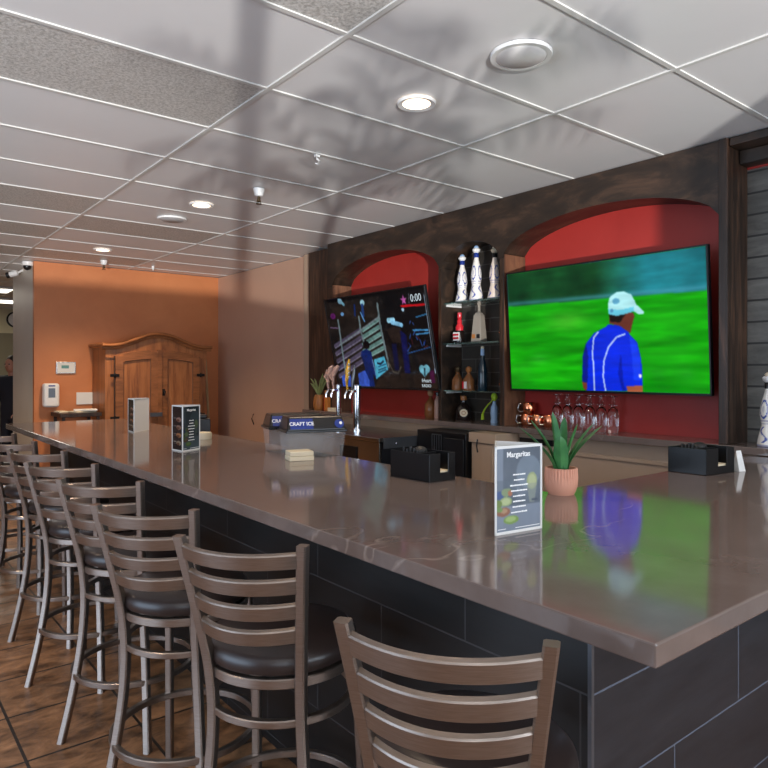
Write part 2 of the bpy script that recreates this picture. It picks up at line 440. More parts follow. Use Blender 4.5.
# ceiling: smooth vinyl tiles, some speckled ones, hung on a tee grid
TX, TY, TW, TL = 1.439, 2.018, 1.2192, 0.6096
cb = MB()
sp = set()
ix0, ix1 = -4, 4; iy0, iy1 = -8, 22
speck = {(-1, 1), (-1, -1), (-1, 5), (-1, 7), (-2, 1), (-1, 9), (0, 6), (-2, -1), (0, 9), (-2, 6)}
for i in range(ix0, ix1):
    for j in range(iy0, iy1):
        cb.box(TX + i * TW, TX + (i + 1) * TW, TY + j * TL, TY + (j + 1) * TL, CEIL + 0.006, CEIL + 0.03, 1 if (i, j) in speck else 0)
struct(cb.build('ceiling', [M['vinyl_tile'], M['speckled_tile']]))
tb = MB()
for i in range(ix0, ix1 + 1):
    x = TX + i * TW; tb.box(x - 0.012, x + 0.012, TY + iy0 * TL, TY + iy1 * TL, CEIL, CEIL + 0.02)
for j in range(iy0, iy1 + 1):
    y = TY + j * TL; tb.box(TX + ix0 * TW, TX + ix1 * TW, y - 0.012, y + 0.012, CEIL + 0.001, CEIL + 0.021)
struct(tb.build('trim_1', M['tee'], bevel=0.002))

# walls
struct(MB().box(XB, XB + 0.2, 1.66, 5.905, 0, CEIL).build('wall_back', M['red']))
struct(MB().box(XB, XB + 0.2, -2.5, 1.66, 0, CEIL).build('wall_brick', M['brick']))
struct(MB().box(3.83, XB + 0.2, 5.905, 8.35, 0, CEIL).build('wall_right', M['tan']))
struct(MB().box(1.615, 6.0, 8.35, 8.42, 0, CEIL).build('wall_far', M['orange']))
struct(MB().box(1.615, 6.0, 8.42, 9.6, 0, CEIL).build('wall_passage', M['grey_wall']))
wf = MB().box(-3.0, 6.0, 15.0, 15.1, 0, 2.2, 1).box(-3.0, 6.0, 15.0, 15.1, 2.2, CEIL, 0)
struct(wf.build('wall_end', [M['cream'], M['olive']]))
struct(MB().box(5.9, 6.0, 9.6, 15.0, 0, CEIL).build('wall_passage_side', M['cream']))
# window walls out of frame (left of and behind the camera)
def window_wall(name, along, fixed, spans, lo, hi, z0=0.45, z1=2.45, n0=1):
    b = MB(); ed = [lo]
    for s0, s1 in spans: ed += [s0, s1]
    ed.append(hi); t = 0.15
    def bx(a0, a1, za, zb, mb=b, d0=0, d1=t):
        if along == 'Y': mb.box(fixed - d1, fixed - d0, a0, a1, za, zb)
        else: mb.box(a0, a1, fixed - d1, fixed - d0, za, zb)
    for k in range(0, len(ed), 2): bx(ed[k], ed[k + 1], 0, CEIL)
    zl = z0 if isinstance(z0, tuple) else (z0,) * len(spans)
    for (s0, s1), z0 in zip(spans, zl): bx(s0, s1, 0, z0); bx(s0, s1, z1, CEIL)
    struct(b.build(name, M['room_paint']))
    for q, (s0, s1) in enumerate(spans):
        f = MB(); z0 = zl[q]
        for a0, a1, za, zb in ((s0, s1, z0, z0 + .05), (s0, s1, z1 - .05, z1), (s0, s0 + .05, z0, z1), (s1 - .05, s1, z0, z1), ((s0 + s1) / 2 - .025, (s0 + s1) / 2 + .025, z0, z1)):
            bx(a0, a1, za, zb, f, 0.05, 0.1)
        struct(f.build('window_%d' % (n0 + q), M['black_matte']))
window_wall('wall_left', 'Y', -3.0, [(0.6, 4.2)], -2.5, 15.1, 0.1, 2.45, 1)
window_wall('wall_near', 'X', -2.5, [(-2.9, 0.5), (0.9, 3.5)], -3.0, 6.0, (0.60, 0.60), 2.45, 2)

# ------------------------------------------------------------------ wooden arched surround
sur = empty('arched_wood_surround', (0, 0, 0), 0, 'dark rustic wooden surround with three arches framing the red back bar wall', 'wood paneling')
SH = 1.06     # back bar shelf top
def arch_z(t, z0, rise): return z0 + rise * max(0, 1 - t * t) ** 0.6
def arch(y0, y1, z0, rise, ya, yb, lining):
    """solid arched head between ya..yb (outer) over opening y0..y1, from front plane back to the wall"""
    N = 28; f = MB()
    pts = [(y0 + (y1 - y0) * k / N, arch_z(2 * k / N - 1, z0, rise)) for k in range(N + 1)]
    top = CEIL
    # front and soffit
    vs = []; fs = []
    for y, z in pts: vs += [(XF, y, z), (XF, y, top), (XB, y, z)]
    for k in range(N):
        a = 3 * k; b = a + 3
        fs += [(a, b, b + 1, a + 1), (a, a + 2, b + 2, b)]
    f.add(vs, fs, False)
    return f
openings = [(3.885, 5.39, 2.285, 0.215), (3.245, 3.85, 2.262, 0.165), (1.69, 3.205, 2.29, 0.198)]
fb = MB()
for (y0, y1, z0, rise) in openings:
    a = arch(y0, y1, z0, rise, 0, 0, 0); fb.add(a.v, a.f)
    fb.box(XF, XB, y0 - 0.0001, y0, SH, z0); fb.box(XF, XB, y1, y1 + 0.0001, SH, z0)
# plain strips between openings, above spring line
for ya, yb in ((1.65, 1.69), (3.205, 3.245), (3.85, 3.885), (5.39, 5.46)):
    fb.box(XF, XB, ya, yb, 2.26, CEIL)
fb.build('fascia_board', M['dark_wood_h'], sur)
for ya, yb in ((3.207, 3.243), (3.852, 3.883), (5.392, 5.46)):
    MB().box(XF + 0.003, XB, ya, yb, SH, 2.26).build('post', M['dark_wood'], sur, 0.003)
MB().box(XF - 0.012, XB, 1.64, 1.688, SH, CEIL).build('post', M['dark_wood'], sur, 0.004)
MB().box(XF + 0.055, XB, 5.462, 5.90, SH, CEIL - 0.02).build('post', M['dark_wood'], sur, 0.004)
for y0, y1, sg in ((5.388, 5.390, -1), (3.203, 3.205, -1)):
    MB().box(XF + 0.004, XB - 0.001, y0 - 0.004, y1, SH, 2.285).build('jamb_lining', M['jamb_wood'], sur)
# header running on to the right over the brick wall
hd = MB().box(XF, XB, -1.0, 1.638, CEIL - 0.045, CEIL).box(XF + 0.12, XB, -1.0, 1.638, CEIL - 0.120, CEIL - 0.045)
hd.build('header_beam', M['dark_wood_h'], sur, 0.006)
MB().box(XB - 0.012, XB, -1.0, 1.638, CEIL - 0.130, CEIL - 0.120).build('red_edge_strip', M['red'], sur)
tag(MB().box(XB - 0.008, XB - 0.0005, 3.25, 3.848, SH, 2.45).build('niche_back_panel', M['niche_brick'], sur))
# edge strip on the tan panel
tag(MB().box(3.79, 3.8295, 6.02, 6.13, 0.0, CEIL).build('corner_trim', M['beige']), 'narrow beige trim closing the tan wall panel beside the surround', 'trim')

# back bar shelf and wall under it
tag(MB().box(3.59, XB - 0.001, 1.39, 5.838, SH - 0.038, SH).build('back_bar_shelf', M['quartz'], bevel=0.003), 'long grey-brown stone shelf of the back bar under both televisions', 'shelf')
struct(MB().box(3.69, XB - 0.002, 1.495, 5.838, 0, SH - 0.039).build('wall_back_base', M['beige']))
struct(MB().box(3.675, 3.69, 1.495, 3.10, 0.90, 0.925).box(3.675, 3.69, 1.495, 3.10, 0.0, 0.1).build('trim_2', M['beige'], bevel=0.003))

# ------------------------------------------------------------------ bar
CT = 1.02
bar = empty('tiled_bar', (0, 0, 0), 0, 'L-shaped bar base clad in black plank tiles under the stone counter', 'bar')
MB().box(1.28, 1.40, 0.88, 6.0, 0, CT - 0.042).build('front_panel', M['tile_front'], bar)
MB().box(1.282, 3.87, 0.872, 1.0, 0, CT - 0.042).build('end_panel', M['tile_end'], bar)
MB().box(1.274, 1.284, 0.866, 0.876, 0, CT - 0.042).build('corner_trim', M['cooler_band'], bar)
cx = [(0.99, 0.556), (3.872, 0.556), (3.872, 1.492), (1.94, 1.492), (1.94, 6.20), (0.99, 6.20)]
tag(MB().prism(cx, CT - 0.040, CT).build('counter_top', M['quartz'], bevel=0.0035), 'polished grey-brown quartz counter top of the L-shaped bar with pale veins', 'counter')

# ------------------------------------------------------------------ stools
def make_stool():
    t = empty('bar_stool', (0, 0, 0), 0, '', 'bar stool', 'ladder-back bar stools along the bar')
    m = M['stool_metal']
    W = 0.165
    for s in (1, -1):
        pr = [(1.035, -.250, .169), (.93, -.224, .156), (.80, -.194, .141), (.70, -.172, .131), (.60, -.160, .126), (.50, -.156, .128), (.36, -.162, .138), (.18, -.186, .158), (0.0, -.222, .183)]
        # smooth the curve
        P = []
        for i in range(len(pr) - 1):
            for q in range(3):
                u = q / 3; a = pr[max(i - 1, 0)]; b = pr[i]; c = pr[i + 1]; d = pr[min(i + 2, len(pr) - 1)]
                P.append(tuple(0.5 * ((2 * b[k]) + (-a[k] + c[k]) * u + (2 * a[k] - 5 * b[k] + 4 * c[k] - d[k]) * u * u + (-a[k] + 3 * b[k] - 3 * c[k] + d[k]) * u ** 3) for k in range(3)))
        P.append(pr[-1])
        g = MB().post([(x, s * y, z) for z, x, y in P[::-1]], 0.030, 0.026)
        g.build('leg', m, t)
        h = MB().post([(x, s * y, z) for x, y, z in ((.19, .178, 0), (.178, .172, .30), (.165, .165, .50), (.150, .155, .665))], 0.026, 0.026)
        h.build('leg', m, t)
    for k in range(4):
        zc = 0.997 - k * 0.0665; xc = -.250 + (1.035 - zc) * 0.262
        pts = []; W = .169 - (1.035 - zc) * .120
        for i in range(25):
            y = -W + 2 * W * i / 24
            pts.append((xc - 0.062 * (1 - (y / W) ** 2), y * 0.985, zc))
        MB().tube(pts, 0.0085, rz=0.0195, square=True, up=(-.262, 0, 1)).build('backrest_slat', m, t)
    MB().lathe([(0.0001, .678), (.185, .678), (.203, .686), (.210, .702), (.206, .722), (.192, .736), (.14, .747), (.0001, .752)], 40).build('seat', M['vinyl'], t)
    def ring(z, r, rr, rz, n=40):
        return MB().tube([(r * math.cos(2 * math.pi * i / n), r * math.sin(2 * math.pi * i / n), z) for i in range(n)], rr, closed=True, rz=rz, square=True)
    ring(.664, .196, .012, .013).build('seat_frame', m, t)
    ring(.562, .196, .011, .010).build('support_ring', m, t)
    ring(.245, .235, .011, .011).build('foot_ring', M['stool_metal'], t)
    return t
mids = [(.738, .776, 35), (.744, 1.503, 35), (.700, 2.055, 38), (.741, 2.669, 41), (.741, 3.273, 42), (.763, 3.893, 38), (.745, 4.52, 38), (.745, 5.15, 38), (.745, 5.78, 38)]
slab = ['nearest ladder-back bar stool, cut off by the bottom edge beside the tiled bar corner',
        'second nearest ladder-back bar stool, whole brown seat in view',
        'third ladder-back bar stool from the near end, third of the row',
        'fourth ladder-back bar stool from the near end of the bar',
        'fifth ladder-back bar stool from the near end, glimpsed behind the fourth',
        'sixth ladder-back bar stool from the near end, near the left edge',
        'seventh ladder-back bar stool from the near end, by the left edge',
        'eighth ladder-back bar stool from the near end, mostly hidden at the left edge',
        'farthest ladder-back bar stool at the far end of the bar']
proto = make_stool()
for i, (mx_, my_, a) in enumerate(mids):
    o = proto if i == 0 else copy_tree(proto)
    o.location = (mx_ + .25 * math.cos(R(a)), my_ + .25 * math.sin(R(a)), 0); o.rotation_euler = (0, 0, R(a))
    o['label'] = slab[i]

# ------------------------------------------------------------------ televisions
SCREEN = vmat('television_picture', 0.85, 0.12, 0.25)
def television(name, label, bl, br, tl, cv, mount_x):
    """corners bottom-left, bottom-right, top-left as the viewer sees them"""
    bl, br, tl = Vector(bl), Vector(br), Vector(tl)
    W = (br - bl).length; H = (tl - bl).length
    mx = frame((bl + br) / 2, br - bl, tl - bl)
    t = empty(name, (0, 0, 0), 0, label, 'television', 'televisions on the back bar wall')
    MB().box(-W / 2, W / 2, 0, H, -0.030, -0.001, mx=mx).box(-W * .3, W * .3, H * .12, H * .7, -0.055, -0.03, mx=mx).build('housing', M['black'], t, 0.003)
    b = 0.009
    fr = MB()
    for q in ((-W / 2, W / 2, 0, b * 1.5), (-W / 2, W / 2, H - b, H), (-W / 2, -W / 2 + b, 0, H), (W / 2 - b, W / 2, 0, H)):
        fr.box(q[0], q[1], q[2], q[3], -0.001, 0.003, mx=mx)
    fr.build('bezel', M['black'], t)
    s = picture('screen', cv, W - 2 * b, H - 2.5 * b, SCREEN, t, mx @ Matrix.Translation((0, 1.5 * b, 0.001)))
    c = (bl + br) / 2 + (tl - bl) * 0.4
    MB().box(c.x + 0.03, XB, c.y - 0.12, c.y + 0.12, c.z - 0.1, c.z + 0.1).build('wall_mount', M['iron'], t)
    return t, mx, W, H

# golf picture, laid out in the coordinates of a 577x~390 crop
def homog(c):
    A = []; b = []
    for (x, y), (u, v) in zip(c, ((0, 0), (1, 0), (1, 1), (0, 1))):
        A.append([x, y, 1, 0, 0, 0, -u * x, -u * y]); b.append(u)
        A.append([0, 0, 0, x, y, 1, -v * x, -v * y]); b.append(v)
    h = np.linalg.solve(np.array(A, float), np.array(b, float))
    return lambda x, y: ((h[0] * x + h[1] * y + h[2]) / (h[6] * x + h[7] * y + 1), (h[3] * x + h[4] * y + h[5]) / (h[6] * x + h[7] * y + 1))
def g_old(x, y):
    u = (x - 18) / 577; v0 = 210 - 82 * u; v1 = 545 + 17 * u
    v = (y - v0) / (v1 - v0)
    u = (x - (18 + 14 * v)) / (577 - 4 * v)
    return (u, v)
g = homog(((18, 210), (595, 128), (606, 562), (32, 545)))
cv = Canvas(320, 180, (0.0, 0.62, 0.04))
n1 = cv.fbm(4, 26, 3); n2 = cv.fbm(9, 4, 5)
cv.a = np.stack([0.02 + 0.16 * (n1 - .45) + .03, 0.56 + 0.36 * (n1 - .35), 0.02 + 0.10 * (n1 - .4)], -1)
cv.put(np.exp(-((cv.X - .35) / .12) ** 2 - ((cv.Y - .44) / .08) ** 2), (0.35, 0.68, 0.2), 0.55)
cv.put(np.exp(-((cv.X - .18) / .06) ** 2 - ((cv.Y - .74) / .05) ** 2), (0.25, 0.7, 0.25), 0.4)
hor = 0.28 + 0.02 * cv.X
bg = np.stack([0.0 + 0.10 * n2, 0.14 + 0.22 * n2, 0.07 + 0.10 * n2], -1)
blue = np.clip((cv.X - .5) / .25, 0, 1)[..., None]
bg = bg * (1 - blue * .85) + np.array([0.12, 0.52, 0.60]) * (0.75 + .5 * n2[..., None]) * blue * .85
bg[..., :] *= 1
m = (cv.Y < hor)[..., None]; cv.a = np.where(m, bg, cv.a)
cv.put(np.exp(-((cv.Y - hor + .02) / .018) ** 2), (0.30, 0.62, 0.70), 0.55)
cv.put((cv.Y > .93) & (cv.Y > .9), (0.0, 0.45, 0.03), 0.35)
cv.blur(3, (1,)); cv.blur(1)
P = lambda L: [g(*q) for q in L]
BL = (0.02, 0.16, 0.86)
cv.poly(P([(236, 525), (238, 450), (250, 410), (272, 382), (305, 365), (310, 358), (362, 360), (372, 385), (395, 410), (407, 460), (411, 535), (360, 552), (250, 552), (250, 527)]), BL)
cv.poly(P([(236, 525), (250, 527), (250, 552), (240, 545)]), (0.45, 0.22, 0.16))
cv.poly(P([(236, 525), (238, 450), (247, 412), (254, 450), (252, 527)]), (0.02, 0.08, 0.45), .8)
cv.poly(P([(365, 538), (411, 536), (412, 556), (366, 556)]), (0.62, 0.33, 0.22))
cv.poly(P([(348, 440), (356, 535), (365, 552), (352, 552), (340, 500)]), (0.01, 0.08, 0.55), .7)
cv.poly(P([(372, 390), (392, 410), (404, 455), (407, 520), (385, 520), (380, 450)]), (0.12, 0.30, 0.98), .5)
cv.line(P([(283, 380), (270, 395), (266, 440), (270, 490), (272, 552)]), .011, (0.82, 0.88, 1.0))
cv.line(P([(360, 386), (335, 395), (312, 425), (299, 465), (297, 510), (304, 552)]), .011, (0.82, 0.88, 1.0))
cv.poly(P([(314, 330), (316, 355), (345, 362), (376, 384), (383, 350), (388, 335), (384, 322)]), (0.42, 0.20, 0.15))
cv.poly(P([(314, 328), (318, 350), (345, 352), (362, 330)]), (0.09, 0.05, 0.05))
cv.poly(P([(312, 328), (311, 300), (316, 278), (335, 264), (355, 261), (378, 270), (388, 288), (393, 300), (415, 320), (415, 328), (398, 328), (386, 320), (360, 328), (335, 333)]), (0.66, 0.88, 0.90))
cv.poly(P([(312, 328), (311, 312), (345, 316), (386, 306), (386, 320), (360, 328), (335, 333)]), (0.40, 0.78, 0.88))
cv.ell(*g(334, 290), .018, .022, (0.35, 0.62, 0.75)); cv.ell(*g(322, 318), .008, .015, (0.3, 0.55, 0.7))
cv.ell(*g(404, 508), .007, .014, (0.9, 0.9, 0.95))
cv.a = cv.a * (.82 + .36 * cv.fbm(9, 34, 31)[..., None])
cv.blur(1)
tv2 = television('television', 'large television showing a golfer in a blue shirt and white cap',
                 (3.664, 3.150, 1.312), (3.664, 1.733, 1.312), (3.612, 3.150, 2.136), cv, XB)

# rodeo picture, laid out in the coordinates of a 768x737 crop
r1 = homog(((22, 132), (628, 45), (722, 662), (75, 640)))
def r1_old(x, y):
    v = 0.5
    for _ in range(4):
        u = (x - (25 + 50 * v)) / (605 + 35 * v)
        v0 = 132 - 87 * u; v1 = 640 + 20 * u
        v = (y - v0) / (v1 - v0)
    return (u, v)
P = lambda L: [r1(*q) for q in L]
cv = Canvas(300, 170, (0.06, 0.05, 0.05))
n1 = cv.fbm(8, 8, 11); n2 = cv.fbm(30, 20, 12)
cv.a = np.stack([0.05 + .22 * (n1 - .4) + .05 * n2, 0.045 + .17 * (n1 - .4) + .045 * n2, 0.05 + .13 * (n1 - .4) + .05 * n2], -1)
cv.put(np.exp(-((cv.X - .25) / .3) ** 2 - ((cv.Y - .18) / .13) ** 2), (0.17, 0.12, 0.09), .7)
cv.put(np.clip((cv.X - .55) / .1, 0, 1) * np.clip(1 - (cv.Y - .6) / .1, 0, 1), (0.01, 0.012, 0.03), .75)
cv.poly(P([(40, 130), (630, 45), (634, 62), (44, 150)]), (0.01, 0.01, 0.02))
# dirt arena floor
cv.poly(P([(330, 600), (420, 560), (700, 560), (715, 655), (300, 650)]), (0.16, 0.12, 0.10), .8)
cv.put(n2 > .66, (0.25, 0.22, 0.2), .25)
# gates
for x0, y0, x1, y1, x2, y2, n in ((75, 400, 240, 320, 250, 560, 6),):
    for k in range(5):
        a = k * 45
        cv.line(P([(72 + k * 4, 395 + a), (232 + 2 * k, 300 + a)]), .048, (0.32, 0.29, 0.38)); cv.line(P([(72 + k * 4, 408 + a), (232 + 2 * k, 313 + a)]), .012, (0.55, 0.52, 0.62))
for k in range(5):
    a = k * 42
    cv.line(P([(248, 300 + a), (352 + k * 6, 235 + a)]), .046, (0.42, 0.58, 0.56)); cv.line(P([(248, 312 + a), (352 + k * 6, 247 + a)]), .010, (0.65, 0.80, 0.78))
cv.line(P([(100, 390), (345, 228)]), .018, (0.50, 0.55, 0.58))
for pts in ([(228, 225), (235, 300), (262, 420)], [(345, 150), (355, 260), (395, 470), (400, 520)], [(100, 245), (112, 400), (130, 590)]):
    cv.line(P(pts), .030, (0.45, 0.52, 0.54))
cv.line(P([(395, 480), (430, 550), (460, 560), (480, 520)]), .016, (0.35, 0.32, 0.28))
# people
cv.line(P([(110, 130), (140, 155)]), .035, (0.5, 0.75, 0.85)); cv.ell(*r1(128, 210), .018, .022, (0.4, 0.6, 0.8)); cv.ell(*r1(118, 138), .025, .03, (0.55, 0.75, 0.85))
cv.ell(*r1(253, 145), .022, .035, (0.65, 0.85, 0.92)); cv.line(P([(252, 160), (255, 215)]), .045, (0.12, 0.25, 0.5)); cv.line(P([(205, 160), (205, 215)]), .03, (0.06, 0.16, 0.4))
cv.line(P([(240, 200), (262, 250)]), .02, (0.4, 0.65, 0.9)); cv.ell(*r1(70, 222), .03, .035, (0.35, 0.10, 0.35)); cv.line(P([(50, 288), (100, 290)]), .012, (0.5, 0.4, 0.55))
cv.poly(P([(228, 450), (235, 425), (265, 412), (295, 430), (300, 480), (325, 580), (315, 590), (300, 560), (308, 640), (255, 640), (250, 520)]), (0.02, 0.14, 0.42))
cv.ell(*r1(265, 388), .034, .045, (0.02, 0.02, 0.04)); cv.line(P([(300, 480), (322, 585)]), .02, (0.4, 0.55, 0.75))
cv.poly(P([(310, 475), (375, 455), (398, 535), (320, 595)]), (0.32, 0.72, 0.85)); cv.line(P([(332, 498), (350, 502), (368, 486)]), .022, (0.03, 0.1, 0.2))
for yy in (520, 540, 555): cv.line(P([(335, yy), (385, yy - 18)]), .010, (0.05, 0.22, 0.35))
cv.poly(P([(100, 580), (145, 545), (165, 600), (160, 645), (105, 645)]), (0.20, 0.35, 0.78)); cv.poly(P([(205, 560), (250, 540), (275, 600), (275, 640), (210, 640)]), (0.22, 0.36, 0.80))
cv.poly(P([(395, 300), (430, 280), (480, 285), (500, 330), (500, 380), (430, 370)]), (0.16, 0.12, 0.11))
cv.line(P([(408, 245), (440, 240)]), .05, (0.62, 0.85, 0.95)); cv.line(P([(430, 255), (490, 270)]), .045, (0.55, 0.80, 0.95))
cv.poly(P([(425, 380), (455, 380), (470, 540), (440, 540)]), (0.03, 0.06, 0.22)); cv.poly(P([(480, 300), (520, 330), (540, 560), (505, 560), (490, 420)]), (0.04, 0.07, 0.30))
for k in range(14):
    random.seed(k); xx = 510 + random.random() * 150; yy = 230 + random.random() * 170
    cv.line(P([(xx, yy), (xx + random.uniform(-25, 25), yy + random.uniform(10, 40))]), .012, random.choice([(0.25, 0.45, 0.85), (0.4, 0.15, 0.2), (0.5, 0.65, 0.85), (0.1, 0.2, 0.6)]), .8)
cv.line(P([(580, 225), (650, 205)]), .012, (0.25, 0.6, 0.85)); cv.line(P([(560, 300), (655, 298)]), .016, (0.3, 0.65, 0.9)); cv.line(P([(580, 325), (660, 315)]), .014, (0.3, 0.65, 0.9)); cv.line(P([(525, 438), (670, 400)]), .010, (0.15, 0.35, 0.6))
# score bug: star, divider, red bar
cx0, cy0 = r1(506, 128); st = []
for k in range(10):
    a = -math.pi / 2 + k * math.pi / 5; rr = 1 if k % 2 == 0 else .42
    st.append((cx0 + .030 * rr * math.cos(a), cy0 + .055 * rr * math.sin(a)))
cv.poly(st, (0.75, 0.35, 0.65))
cv.line(P([(490, 162), (634, 152)]), .022, (0.80, 0.05, 0.10)); cv.line(P([(538, 90), (540, 145)]), .008, (0.5, 0.5, 0.55)); cv.ell(*r1(500, 182), .012, .018, (0.7, 0.85, 0.95))
cv.line(P([(634, 95), (702, 560)]), .010, (0.75, 0.85, 0.95))
# heart badge with text block under it
for q in ((616, 535), (645, 532)): cv.ell(*r1(*q), .027, .042, (0.45, 0.72, 0.80))
cv.poly(P([(601, 548), (660, 545), (632, 585)]), (0.45, 0.72, 0.80)); cv.line(P([(631, 540), (632, 575)]), .014, (0.05, 0.1, 0.15)); cv.ell(*r1(631, 533), .007, .012, (0.05, 0.1, 0.15))
cv.poly(P([(663, 545), (690, 540), (700, 620), (668, 622)]), (0.35, 0.05, 0.30), .7)
tn = cv.fbm(60, 40, 8)[..., None]; t2n = cv.fbm(14, 9, 9)[..., None]
cv.a = cv.a * (.45 + .55 * tn + .45 * t2n) * .85
cv.blur(1)
t1 = television('television', 'television tilted forward, showing a rodeo with steel gates',
                (3.64, 5.265, 1.292), (3.64, 3.860, 1.292), (3.470, 5.265, 2.120), cv, XB)
tv1, mx1, W1, H1 = t1
LET = mat('lit_caption', (0.01, 0.01, 0.01), 0.3, ecol=(0.75, 0.88, 0.95), estr=0.55)
def on_tv(x, y, dz=0.004):
    u, v = r1(x, y); return mx1 @ Matrix.Translation(((u - .5) * W1, (1 - v) * H1, dz))
text('0:00', 0.085, LET, tv1, on_tv(580, 118), name='score_caption', sx=0.9)
text('iHeart', 0.044, LET, tv1, on_tv(640, 598), name='badge_caption')
text('RADIO', 0.036, LET, tv1, on_tv(640, 630), name='badge_caption')

# ------------------------------------------------------------------ glass shelves
for k, (z, l) in enumerate(((1.985, 'top glass shelf in the middle niche, under the ceramic bottles'), (1.668, 'middle glass shelf in the niche, under the tall pale decanter'), (1.300, 'lowest glass shelf in the niche, above the stone shelf'))):
    t = empty('glass_shelf', (0, 0, 0), 0, l, 'shelf', 'glass shelves in the middle niche')
    MB().box(3.672, XB - 0.009, 3.247, 3.848, z - 0.010, z).build('glass_pane', M['shelf_glass'], t)
    MB().box(3.70, XB - 0.02, 3.836, 3.8495, z - 0.026, z - 0.011).build('bracket', M['white'], t)
    MB().box(3.70, XB - 0.02, 3.2455, 3.258, z - 0.026, z - 0.011).build('bracket', M['white'], t)

# ------------------------------------------------------------------ bottles
# ceramic bottles with painted blue strokes: lathe with a colour attribute
CER = vmat('painted_ceramic', 0.0, 0.18, 0.5)
def ceramic(loc, h, rz, label, dark_top=False, pinkish=False):
    t = empty('ceramic_bottle', loc, rz, label, 'bottle', 'white ceramic bottles with blue scrolls')
    pr = [(.052, 0), (.055, .02), (.050, .10), (.041, .20), (.033, .285), (.036, .34), (.041, .42), (.040, .50), (.029, .64), (.020, .72), (.016, .78)]
    n, kk = 64, 70
    zs = np.linspace(0, .78, kk); rs = np.interp(zs, [p[1] for p in pr], [p[0] for p in pr])
    vs = []; cols = []
    base = np.array([.80, .76, .70] if not pinkish else [.74, .62, .52]); blue = np.array([.07, .10, .33])
    for z, r in zip(zs, rs):
        for i in range(n):
            a = 2 * math.pi * i / n
            vs.append((r * math.cos(a), r * math.sin(a), z * h))
            q = (a * 2 / math.pi) % 1.0; s = 0
            # S scroll on the skirt, oval ring on the shoulder, dots
            zz = (z - .05) / .22
            if 0 < zz < 1:
                if abs(q - (.5 + .25 * math.sin(zz * 2 * math.pi))) < .085: s = 1
            ov = math.hypot((q - .5) / .36, (z - .50) / .13)
            if .78 < ov < 1.02: s = 1
            if math.hypot((q - .5) / .09, (z - .50) / .05) < 1: s = .35
            if abs(z - .345) < .008 or abs(z - .30) < .006: s = .5
            if z < .03: s = .6
            cols.append(base * (1 - s) + blue * s)
    fs = [(j * n + i, j * n + (i + 1) % n, (j + 1) * n + (i + 1) % n, (j + 1) * n + i) for j in range(kk - 1) for i in range(n)]
    fs.append(tuple(reversed(range(n))))
    me = bpy.data.meshes.new('body'); me.from_pydata(vs, [], fs)
    for p_ in me.polygons: p_.use_smooth = True
    at = me.color_attributes.new('Col', 'FLOAT_COLOR', 'POINT')
    c4 = np.ones((len(vs), 4)); c4[:, :3] = np.array(cols) ; at.data.foreach_set('color', c4.ravel().astype(np.float32))
    me.materials.append(CER)
    b = bpy.data.objects.new('body', me); COL.objects.link(b); b.parent = t
    band = M['blue_label'] if not dark_top else M['black']
    MB().lathe([(.0165, .775 * h), (.020, .785 * h), (.019, .85 * h), (.016, .86 * h)], 20).build('neck_band', band, t)
    MB().lathe([(.014, .855 * h), (.026, .885 * h), (.031, .92 * h), (.022, .945 * h), (.0001, .95 * h)], 12, smooth=False).build('stopper', M['white'] if not pinkish else M['napkin'], t)
    MB().lathe([(.0001, .945 * h), (.016, .946 * h), (.020, .965 * h), (.012, .99 * h), (.0001, 1.0 * h)], 14).build('finial', M['pale_blue'] if not dark_top else M['napkin'], t)
    return t
ceramic((3.765, 3.735, 1.985), 0.385, 0.6, 'left white ceramic bottle with blue scrolls on the top glass shelf')
ceramic((3.735, 3.555, 1.985), 0.425, 0.9, 'middle and tallest white ceramic bottle with blue scrolls on the top glass shelf')
ceramic((3.755, 3.385, 1.985), 0.40, 0.4, 'right white ceramic bottle with black neck on the top glass shelf', True, True)
ceramic((3.72, 1.468, SH), 0.385, 0.5, 'white ceramic bottle with blue scrolls standing on the counter at the right edge', True)

def bottle(name, label, loc, prof, m, cat='bottle', rz=0, n=20, sx=1, sy=1):
    t = empty(name, loc, rz, label, cat)
    MB().lathe(prof, n, sx=sx, sy=sy).build('body', m, t)
    return t
# shelf 2
t = empty('red_bottle', (3.745, 3.745, 1.668), 0, 'dark bottle wrapped in red with a stepped silhouette on the middle glass shelf', 'bottle')
MB().lathe([(.038, 0), (.040, .01), (.040, .085), (.030, .10)], 20).build('body', M['blackbrown_glass'], t)
MB().box(-.0415, -.030, -.030, .030, .02, .085).build('label', M['paper'], t)
for q in (.032, .058): MB().box(-.0435, -.0412, -.030, .030, q, q + .015).build('label_stripe', M['red_glass'], t)
MB().lathe([(.030, .10), (.032, .13), (.018, .155), (.020, .175), (.014, .19)], 18).build('shoulder_wrap', M['red_glass'], t)
MB().lathe([(.013, .19), (.018, .20), (.017, .24), (.0001, .245)], 18).build('stopper', M['red_glass'], t)
t = empty('decanter_bottle', (3.765, 3.555, 1.6685), R(10), 'tall pale four-sided decanter with long neck on the middle glass shelf', 'bottle')
MB().lathe([(.062, 0), (.064, .01), (.044, .205), (.030, .225), (.013, .235), (.012, .25)], 4, smooth=False, mx=Matrix.Rotation(R(45), 4, 'Z')).build('body', M['frost'], t, 0.004)
MB().lathe([(.011, .245), (.011, .285), (.016, .287), (.016, .315), (.0001, .318)], 14).build('stopper', M['frost'], t)
MB().box(-.047, -.044, .006, .034, .03, .062).build('label', M['orange_clay'], t); MB().box(-.047, -.044, -.036, -.008, .03, .062).build('label', M['black'], t)
t = empty('figure_bottle', (3.775, 3.325, 1.668), 0, 'small bronze-gold figure bottle at the right of the middle glass shelf', 'bottle')
MB().lathe([(.020, 0), (.022, .03), (.016, .06), (.026, .085), (.022, .11), (.010, .125)], 14).build('body', M['copper'], t)
